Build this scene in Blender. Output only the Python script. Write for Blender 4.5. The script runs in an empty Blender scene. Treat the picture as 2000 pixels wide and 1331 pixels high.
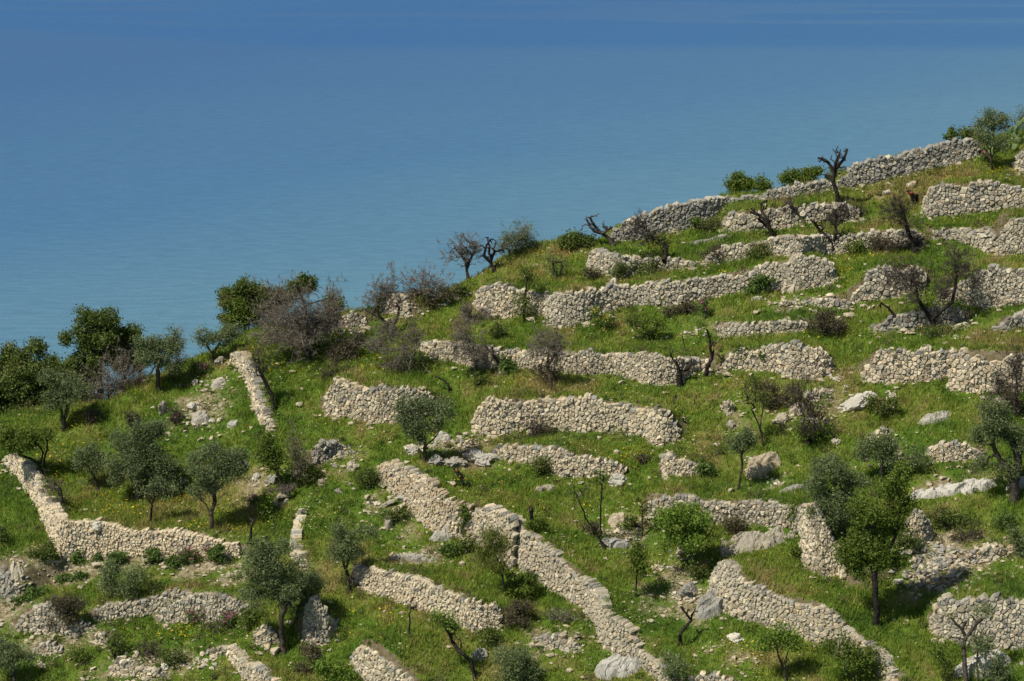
import bpy, math, random
import numpy as np
from mathutils import Vector, noise as mnoise

SC = bpy.context.scene
random.seed(7)
RNG = np.random.default_rng(7)

# ------------------------------------------------------------------ camera
ZC = 220.0                                   # camera height above the sea
PITCH = math.radians(13.0)
HFOV = math.radians(22.0)
FPX = 1000.0 / math.tan(HFOV / 2)
cam_data = bpy.data.cameras.new('camera')
cam_data.sensor_fit = 'HORIZONTAL'
cam_data.angle = HFOV
cam_data.clip_start = 1.0
cam_data.clip_end = 60000.0
cam = bpy.data.objects.new('camera', cam_data)
SC.collection.objects.link(cam)
cam.location = (0, 0, ZC)
cam.rotation_euler = (math.radians(90) - PITCH, 0, 0)
SC.camera = cam

# ------------------------------------------------------------------ light
SUN_DIR = Vector((-0.47, -0.33, 0.80)).normalized()
world = bpy.data.worlds.new('World')
SC.world = world
world.use_nodes = True
wn = world.node_tree
wn.nodes.clear()
w_out = wn.nodes.new('ShaderNodeOutputWorld')
w_bg = wn.nodes.new('ShaderNodeBackground')
w_sky = wn.nodes.new('ShaderNodeTexSky')
w_sky.sky_type = 'NISHITA'
w_sky.sun_disc = False
w_sky.sun_elevation = math.asin(SUN_DIR.z)
w_sky.sun_rotation = math.atan2(SUN_DIR.x, SUN_DIR.y) % (2 * math.pi)
w_sky.altitude = 220
w_bg.inputs['Strength'].default_value = 0.064
wn.links.new(w_sky.outputs[0], w_bg.inputs['Color'])
wn.links.new(w_bg.outputs[0], w_out.inputs['Surface'])
sun_data = bpy.data.lights.new('sun', 'SUN')
sun_data.energy = 4.9
sun_data.angle = math.radians(0.5)
sun_data.color = (1.0, 0.93, 0.81)
sun = bpy.data.objects.new('sun', sun_data)
sun.rotation_euler = SUN_DIR.to_track_quat('Z', 'Y').to_euler()
sun.location = (-60, -40, 330)
SC.collection.objects.link(sun)
SC.view_settings.view_transform = 'Standard'
SC.view_settings.look = 'None'
SC.view_settings.exposure = 0.16
SC.view_settings.gamma = 1.0
SC.view_settings.use_curve_mapping = False
SC.cycles.max_bounces = 5
SC.cycles.diffuse_bounces = 3
SC.cycles.transmission_bounces = 2
SC.cycles.glossy_bounces = 2

# ------------------------------------------------------------------ helpers
def tag(o, label=None, cat=None, group=None, kind=None):
    if label: o['label'] = label
    if cat: o['category'] = cat
    if group: o['group'] = group
    if kind: o['kind'] = kind
    return o

def empty(name, loc):
    o = bpy.data.objects.new(name, None)
    o.location = loc
    o.empty_display_size = 0.2
    SC.collection.objects.link(o)
    return o

def link_mesh(name, me, parent=None, off=None):
    o = bpy.data.objects.new(name, me)
    SC.collection.objects.link(o)
    if parent is not None:
        o.parent = parent
    if off is not None:
        o.location = off
    return o

def np_mesh(name, verts, loops, sizes, mats, midx=None, attrs=None, smooth=False):
    """mesh from numpy arrays: verts (n,3), flat loop indices, face sizes"""
    me = bpy.data.meshes.new(name)
    verts = np.ascontiguousarray(verts, dtype=np.float32)
    loops = np.ascontiguousarray(loops, dtype=np.int32).ravel()
    sizes = np.ascontiguousarray(sizes, dtype=np.int32)
    me.vertices.add(len(verts))
    me.vertices.foreach_set('co', verts.ravel())
    me.loops.add(len(loops))
    me.loops.foreach_set('vertex_index', loops)
    me.polygons.add(len(sizes))
    starts = np.zeros(len(sizes), dtype=np.int32)
    starts[1:] = np.cumsum(sizes)[:-1]
    me.polygons.foreach_set('loop_start', starts)
    if midx is not None:
        me.polygons.foreach_set('material_index', np.ascontiguousarray(midx, dtype=np.int32))
    me.polygons.foreach_set('use_smooth', np.full(len(sizes), smooth, dtype=bool))
    for m in mats:
        me.materials.append(m)
    if attrs:
        for k, (dom, arr) in attrs.items():
            a = me.attributes.new(k, 'FLOAT', dom)
            a.data.foreach_set('value', np.ascontiguousarray(arr, dtype=np.float32))
    me.update(calc_edges=True)
    return me

def lookup(pts, xs):
    return np.interp(xs, [p[0] for p in pts], [p[1] for p in pts])

def fnoise(X, Y, seed=0, freq=1.0, octaves=3):
    """cheap smooth value noise on arrays, about -1..1"""
    out = np.zeros_like(X, dtype=float)
    amp, tot = 1.0, 0.0
    for o in range(octaves):
        x = X * freq + 17.3 * o + seed * 3.7
        y = Y * freq - 9.1 * o + seed * 1.9
        xi = np.floor(x); yi = np.floor(y)
        fx = x - xi; fy = y - yi
        fx = fx * fx * (3 - 2 * fx); fy = fy * fy * (3 - 2 * fy)
        def hsh(a, b):
            v = np.sin(a * 127.1 + b * 311.7 + seed * 74.7 + o * 13.1) * 43758.5453
            return (v - np.floor(v)) * 2 - 1
        v = (hsh(xi, yi) * (1 - fx) + hsh(xi + 1, yi) * fx) * (1 - fy) + \
            (hsh(xi, yi + 1) * (1 - fx) + hsh(xi + 1, yi + 1) * fx) * fy
        out += v * amp; tot += amp
        amp *= 0.5; freq *= 2.0
    return out / tot

# a photograph pixel gives a viewing direction; every point is then put where that direction meets the ground
CP, SP = math.cos(PITCH), math.sin(PITCH)
def pix_dir(px, py):
    """direction scaled so that its y component is 1 -> (dx/dy, dz/dy)"""
    u = (np.asarray(px, float) - 1000.0) / FPX
    v = (665.5 - np.asarray(py, float)) / FPX
    dy = CP + v * SP
    dz = -SP + v * CP
    return u / dy, dz / dy

# ------------------------------------------------------------------ base slope
SLOPE_A, SLOPE_B = 0.19, 0.50
Y0, Z0 = 130 * CP, ZC - 130 * SP
def base_slope(X, Y):
    return Z0 + SLOPE_B * (Y - Y0) + SLOPE_A * X + \
        0.28 * fnoise(X, Y, 3, 0.13, 2) + 0.05 * fnoise(X, Y, 5, 0.9, 2)
# ------------------------------------------------------------------ materials
def new_mat(name):
    m = bpy.data.materials.new(name)
    m.use_nodes = True
    nt = m.node_tree
    nt.nodes.clear()
    out = nt.nodes.new('ShaderNodeOutputMaterial')
    bs = nt.nodes.new('ShaderNodeBsdfPrincipled')
    nt.links.new(bs.outputs[0], out.inputs['Surface'])
    return m, nt, bs, out

def N(nt, t, **kw):
    n = nt.nodes.new(t)
    for k, v in kw.items():
        setattr(n, k, v)
    return n

def noise_node(nt, scale, detail=3, vec=None, rough=0.55):
    n = N(nt, 'ShaderNodeTexNoise')
    n.inputs['Scale'].default_value = scale
    n.inputs['Detail'].default_value = detail
    n.inputs['Roughness'].default_value = rough
    if vec is not None:
        nt.links.new(vec, n.inputs['Vector'])
    return n.outputs['Fac']

def ramp(nt, fac, stops):
    r = N(nt, 'ShaderNodeValToRGB')
    e = r.color_ramp.elements
    while len(e) < len(stops):
        e.new(0.5)
    for i, (p, c) in enumerate(stops):
        e[i].position = p
        e[i].color = (c[0], c[1], c[2], 1)
    nt.links.new(fac, r.inputs['Fac'])
    return r.outputs['Color']

def mix(nt, fac, a, b, blend='MIX'):
    m = N(nt, 'ShaderNodeMix', data_type='RGBA', blend_type=blend)
    if isinstance(fac, (int, float)): m.inputs[0].default_value = fac
    else: nt.links.new(fac, m.inputs[0])
    for k, v in ((6, a), (7, b)):
        if isinstance(v, tuple): m.inputs[k].default_value = (v[0], v[1], v[2], 1)
        else: nt.links.new(v, m.inputs[k])
    return m.outputs[2]

def mth(nt, op, a, b=None, clamp=False):
    m = N(nt, 'ShaderNodeMath', operation=op, use_clamp=clamp)
    for k, v in ((0, a), (1, b)):
        if v is None: continue
        if isinstance(v, (int, float)): m.inputs[k].default_value = v
        else: nt.links.new(v, m.inputs[k])
    return m.outputs[0]

def maprange(nt, v, a, b, c=0.0, d=1.0, smooth=True):
    m = N(nt, 'ShaderNodeMapRange')
    if smooth: m.interpolation_type = 'SMOOTHSTEP'
    nt.links.new(v, m.inputs['Value'])
    m.inputs['From Min'].default_value = a; m.inputs['From Max'].default_value = b
    m.inputs['To Min'].default_value = c; m.inputs['To Max'].default_value = d
    return m.outputs['Result']

def bump(nt, h, strength, dist, bs):
    b = N(nt, 'ShaderNodeBump')
    b.inputs['Strength'].default_value = strength
    b.inputs['Distance'].default_value = dist
    nt.links.new(h, b.inputs['Height'])
    nt.links.new(b.outputs[0], bs.inputs['Normal'])

def geo_pos(nt):
    return N(nt, 'ShaderNodeNewGeometry').outputs['Position']

def stone_mat(name, ca, cb, cc, dark):
    """ca fresh cream, cb grey lichen, cc ochre stain"""
    m, nt, bs, out = new_mat(name)
    pos = geo_pos(nt)
    rnd = N(nt, 'ShaderNodeObjectInfo').outputs['Random']
    n1 = noise_node(nt, 2.3, 2, pos)
    n2 = noise_node(nt, 11.0, 4, pos, 0.65)
    n3 = noise_node(nt, 0.55, 3, pos)
    f = mth(nt, 'ADD', mth(nt, 'MULTIPLY', rnd, 0.75), mth(nt, 'MULTIPLY', n1, 0.75))
    f = mth(nt, 'ADD', f, mth(nt, 'MULTIPLY', n3, 0.5))
    c = mix(nt, maprange(nt, f, 0.62, 1.25), ca, cb)
    r2 = mth(nt, 'FRACT', mth(nt, 'MULTIPLY', rnd, 7.31))
    c = mix(nt, mth(nt, 'MULTIPLY', maprange(nt, mth(nt, 'ADD', r2, mth(nt, 'MULTIPLY', n1, 0.6)), 0.85, 1.3), 0.75), c, cc)
    c = mix(nt, maprange(nt, n2, 0.52, 0.74, 0, 0.62), c, dark)
    r3 = mth(nt, 'FRACT', mth(nt, 'MULTIPLY', rnd, 23.7))
    v = mth(nt, 'ADD', mth(nt, 'MULTIPLY', r3, 0.62), 0.69)
    hs = N(nt, 'ShaderNodeHueSaturation')
    hs.inputs['Saturation'].default_value = 0.97
    nt.links.new(v, hs.inputs['Value']); nt.links.new(c, hs.inputs['Color'])
    nt.links.new(hs.outputs[0], bs.inputs['Base Color'])
    bs.inputs['Roughness'].default_value = 0.93
    bs.inputs['Specular IOR Level'].default_value = 0.15
    bump(nt, noise_node(nt, 12.0, 6, pos, 0.75), 0.9, 0.09, bs)
    return m

M = {}
M['stone_warm'] = stone_mat('pale_limestone', (0.60, 0.52, 0.36), (0.49, 0.44, 0.33), (0.52, 0.405, 0.25), (0.20, 0.185, 0.15))
M['stone_mid'] = stone_mat('weathered_limestone', (0.53, 0.475, 0.35), (0.40, 0.37, 0.29), (0.45, 0.37, 0.24), (0.15, 0.143, 0.12))
M['stone_grey'] = stone_mat('grey_limestone', (0.37, 0.352, 0.29), (0.265, 0.258, 0.225), (0.35, 0.30, 0.21), (0.10, 0.098, 0.086))
M['rock'] = stone_mat('bare_limestone', (0.60, 0.56, 0.46), (0.42, 0.405, 0.35), (0.48, 0.39, 0.25), (0.13, 0.125, 0.11))

M['bluff'] = stone_mat('stained_limestone', (0.50, 0.45, 0.34), (0.20, 0.20, 0.185), (0.50, 0.40, 0.25), (0.07, 0.07, 0.065))

def bark_mat(name, a, b):
    m, nt, bs, out = new_mat(name)
    pos = geo_pos(nt)
    n = noise_node(nt, 9.0, 4, pos, 0.7)
    nt.links.new(ramp(nt, n, [(0.35, a), (0.68, b)]), bs.inputs['Base Color'])
    bs.inputs['Roughness'].default_value = 0.95
    bs.inputs['Specular IOR Level'].default_value = 0.1
    bump(nt, noise_node(nt, 25.0, 3, pos), 0.5, 0.03, bs)
    return m
M['bark_olive'] = bark_mat('olive_bark', (0.028, 0.023, 0.018), (0.105, 0.09, 0.07))
M['bark_burnt'] = bark_mat('burnt_bark', (0.010, 0.009, 0.008), (0.055, 0.046, 0.038))
M['bark_dead'] = bark_mat('dead_bark', (0.028, 0.023, 0.019), (0.11, 0.095, 0.078))
M['twig_brown'] = bark_mat('brown_twigs', (0.105, 0.090, 0.070), (0.25, 0.215, 0.170))
M['twig_dark'] = bark_mat('dark_twigs', (0.030, 0.024, 0.022), (0.10, 0.08, 0.068))
M['red_heart'] = bark_mat('charred_red_heartwood', (0.13, 0.02, 0.015), (0.26, 0.07, 0.05))
M['orange_heart'] = bark_mat('orange_heartwood', (0.16, 0.075, 0.03), (0.30, 0.15, 0.06))

def leaf_mat(name, dark, light, trans=0.25, odd=None):
    m, nt, bs, out = new_mat(name)
    at = N(nt, 'ShaderNodeAttribute', attribute_name='tint')
    pos = geo_pos(nt)
    f = mth(nt, 'ADD', mth(nt, 'MULTIPLY', at.outputs['Fac'], 0.7), mth(nt, 'MULTIPLY', noise_node(nt, 1.3, 2, pos), 0.4))
    c = mix(nt, maprange(nt, f, 0.1, 0.95, smooth=False), dark, light)
    if odd:
        c = mix(nt, maprange(nt, noise_node(nt, 0.9, 2, pos), 0.54, 0.70), c, odd)
    nt.links.new(c, bs.inputs['Base Color'])
    bs.inputs['Roughness'].default_value = 0.6
    bs.inputs['Specular IOR Level'].default_value = 0.25
    tr = N(nt, 'ShaderNodeBsdfTranslucent')
    nt.links.new(c, tr.inputs['Color'])
    mx = N(nt, 'ShaderNodeMixShader')
    mx.inputs[0].default_value = trans
    nt.links.new(bs.outputs[0], mx.inputs[1]); nt.links.new(tr.outputs[0], mx.inputs[2])
    nt.links.new(mx.outputs[0], out.inputs['Surface'])
    return m
M['leaf_olive'] = leaf_mat('olive_leaves', (0.060, 0.090, 0.026), (0.23, 0.28, 0.12), 0.3)
M['leaf_dark'] = leaf_mat('evergreen_leaves', (0.035, 0.062, 0.012), (0.155, 0.205, 0.040), 0.3, (0.19, 0.18, 0.06))
M['leaf_bright'] = leaf_mat('fresh_leaves', (0.080, 0.145, 0.015), (0.22, 0.32, 0.045), 0.3)
M['leaf_mid'] = leaf_mat('almond_leaves', (0.052, 0.088, 0.012), (0.165, 0.225, 0.030), 0.3)
M['leaf_pine'] = leaf_mat('pine_needles', (0.07, 0.095, 0.015), (0.20, 0.22, 0.04), 0.25)
M['leaf_burnt'] = leaf_mat('browned_leaves', (0.06, 0.055, 0.028), (0.16, 0.14, 0.07), 0.2)
M['leaf_herb'] = leaf_mat('herb_leaves', (0.050, 0.10, 0.016), (0.15, 0.23, 0.05), 0.3)
M['petal_pink'] = leaf_mat('pink_petals', (0.30, 0.07, 0.16), (0.50, 0.16, 0.30), 0.2)
M['petal_yellow'] = leaf_mat('yellow_petals', (0.50, 0.38, 0.01), (0.70, 0.58, 0.04), 0.2)
M['petal_cream'] = leaf_mat('cream_petals', (0.62, 0.60, 0.25), (0.80, 0.79, 0.55), 0.2)
M['cactus'] = leaf_mat('cactus_skin', (0.10, 0.16, 0.06), (0.24, 0.31, 0.12), 0.05)

def grass_mat():
    m, nt, bs, out = new_mat('spring_grass')
    pos = geo_pos(nt)
    at = N(nt, 'ShaderNodeAttribute', attribute_name='tint').outputs['Fac']
    n1 = noise_node(nt, 0.22, 3, pos)
    n2 = noise_node(nt, 0.85, 3, pos, 0.6)
    c = ramp(nt, mth(nt, 'ADD', mth(nt, 'MULTIPLY', n1, 0.55), mth(nt, 'MULTIPLY', n2, 0.45)),
             [(0.35, (0.078, 0.145, 0.020)), (0.45, (0.145, 0.225, 0.028)), (0.53, (0.215, 0.262, 0.042)), (0.61, (0.300, 0.250, 0.095))])
    c = mix(nt, maprange(nt, at, 0.80, 1.0, smooth=False), c, (0.34, 0.28, 0.13))
    hs = N(nt, 'ShaderNodeHueSaturation')
    nt.links.new(mth(nt, 'ADD', mth(nt, 'MULTIPLY', at, 0.70), 0.84), hs.inputs['Value'])
    nt.links.new(c, hs.inputs['Color'])
    c = hs.outputs[0]
    nt.links.new(c, bs.inputs['Base Color'])
    bs.inputs['Roughness'].default_value = 0.7
    bs.inputs['Specular IOR Level'].default_value = 0.2
    tr = N(nt, 'ShaderNodeBsdfTranslucent')
    nt.links.new(c, tr.inputs['Color'])
    mx = N(nt, 'ShaderNodeMixShader'); mx.inputs[0].default_value = 0.35
    nt.links.new(bs.outputs[0], mx.inputs[1]); nt.links.new(tr.outputs[0], mx.inputs[2])
    nt.links.new(mx.outputs[0], out.inputs['Surface'])
    return m
M['grass'] = grass_mat()

def ground_mat():
    m, nt, bs, out = new_mat('hillside_turf')
    g = N(nt, 'ShaderNodeNewGeometry')
    pos = g.outputs['Position']
    n1 = noise_node(nt, 0.22, 3, pos)
    n2 = noise_node(nt, 0.85, 3, pos, 0.6)
    c = ramp(nt, mth(nt, 'ADD', mth(nt, 'MULTIPLY', n1, 0.55), mth(nt, 'MULTIPLY', n2, 0.45)),
             [(0.34, (0.045, 0.090, 0.012)), (0.46, (0.080, 0.135, 0.016)), (0.56, (0.120, 0.155, 0.026)), (0.66, (0.18, 0.160, 0.055))])
    n3 = noise_node(nt, 5.0, 4, pos, 0.7)
    c = mix(nt, maprange(nt, n3, 0.50, 0.72, 0, 0.6), c, (0.035, 0.045, 0.012))
    soil = ramp(nt, noise_node(nt, 4.0, 5, pos, 0.7), [(0.3, (0.10, 0.080, 0.045)), (0.5, (0.21, 0.175, 0.10)), (0.66, (0.38, 0.34, 0.25))])
    dry = N(nt, 'ShaderNodeAttribute', attribute_name='dry').outputs['Fac']
    dn = mth(nt, 'ADD', dry, mth(nt, 'MULTIPLY', mth(nt, 'SUBTRACT', n2, 0.5), 1.5))
    c = mix(nt, maprange(nt, dn, 0.35, 0.75), c, soil)
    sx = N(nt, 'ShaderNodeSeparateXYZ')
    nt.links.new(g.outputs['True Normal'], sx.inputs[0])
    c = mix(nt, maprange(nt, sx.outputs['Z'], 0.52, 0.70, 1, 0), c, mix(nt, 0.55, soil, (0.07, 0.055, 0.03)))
    nt.links.new(c, bs.inputs['Base Color'])
    bs.inputs['Roughness'].default_value = 0.95
    bs.inputs['Specular IOR Level'].default_value = 0.1
    bump(nt, noise_node(nt, 7.0, 5, pos, 0.7), 0.7, 0.10, bs)
    return m
M['ground'] = ground_mat()

def sea_mat():
    m, nt, bs, out = new_mat('sea_water')
    pos = geo_pos(nt)
    sx = N(nt, 'ShaderNodeSeparateXYZ'); nt.links.new(pos, sx.inputs[0])
    X, Y = sx.outputs['X'], sx.outputs['Y']
    mp = N(nt, 'ShaderNodeMapping'); mp.inputs['Scale'].default_value = (0.0016, 0.0055, 1)
    nt.links.new(pos, mp.inputs['Vector'])
    big = noise_node(nt, 1.0, 4, mp.outputs[0], 0.5)
    # shallow sandy shelf near the shore gives way to deep water out to sea and to the left
    d = mth(nt, 'SUBTRACT', Y, mth(nt, 'MULTIPLY', X, 1.2))
    d = mth(nt, 'ADD', d, mth(nt, 'MULTIPLY', mth(nt, 'SUBTRACT', big, 0.5), 260.0))
    cr = ramp(nt, maprange(nt, d, 700, 2100, smooth=False),
              [(0.0, (0.155, 0.315, 0.325)), (0.25, (0.105, 0.228, 0.300)), (0.55, (0.056, 0.156, 0.292)), (1.0, (0.036, 0.115, 0.272))])
    # darker ruffled water beyond a wavering edge
    edge = mth(nt, 'ADD', 1868.0, mth(nt, 'MULTIPLY', mth(nt, 'MAXIMUM', mth(nt, 'SUBTRACT', mth(nt, 'MULTIPLY', X, -1.0), 150.0), 0.0), 0.50))
    mp2 = N(nt, 'ShaderNodeMapping'); mp2.inputs['Scale'].default_value = (0.004, 0.02, 1)
    nt.links.new(pos, mp2.inputs['Vector'])
    st = noise_node(nt, 1.0, 4, mp2.outputs[0], 0.55)
    e = mth(nt, 'ADD', mth(nt, 'SUBTRACT', Y, edge), mth(nt, 'MULTIPLY', mth(nt, 'SUBTRACT', st, 0.5), 60.0))
    ruff = maprange(nt, e, -20, 60)
    mp3 = N(nt, 'ShaderNodeMapping'); mp3.inputs['Scale'].default_value = (0.0028, 0.016, 1)
    mp3.inputs['Location'].default_value = (3.1, 1.7, 0)
    nt.links.new(pos, mp3.inputs['Vector'])
    calm = mth(nt, 'MULTIPLY', maprange(nt, noise_node(nt, 1.0, 3, mp3.outputs[0], 0.5), 0.50, 0.56), maprange(nt, Y, 2010, 2050))
    ruff = mth(nt, 'MULTIPLY', ruff, mth(nt, 'SUBTRACT', 1.0, mth(nt, 'MULTIPLY', calm, 0.8)))
    c = mix(nt, mth(nt, 'MULTIPLY', ruff, 0.55), cr, (0.010, 0.100, 0.300))
    # wavelets
    mp4 = N(nt, 'ShaderNodeMapping'); mp4.inputs['Scale'].default_value = (0.075, 0.22, 1)
    mp4.inputs['Rotation'].default_value = (0, 0, math.radians(4))
    nt.links.new(pos, mp4.inputs['Vector'])
    wv = noise_node(nt, 1.0, 5, mp4.outputs[0], 0.62)
    c = mix(nt, maprange(nt, wv, 0.30, 0.75, 0.0, 0.42, smooth=False), c, (0.022, 0.085, 0.160))
    nt.links.new(c, bs.inputs['Base Color'])
    bs.inputs['Roughness'].default_value = 0.32
    bs.inputs['IOR'].default_value = 1.33
    bs.inputs['Specular IOR Level'].default_value = 0.22
    bump(nt, wv, 0.5, 2.0, bs)
    return m
M['sea'] = sea_mat()
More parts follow.
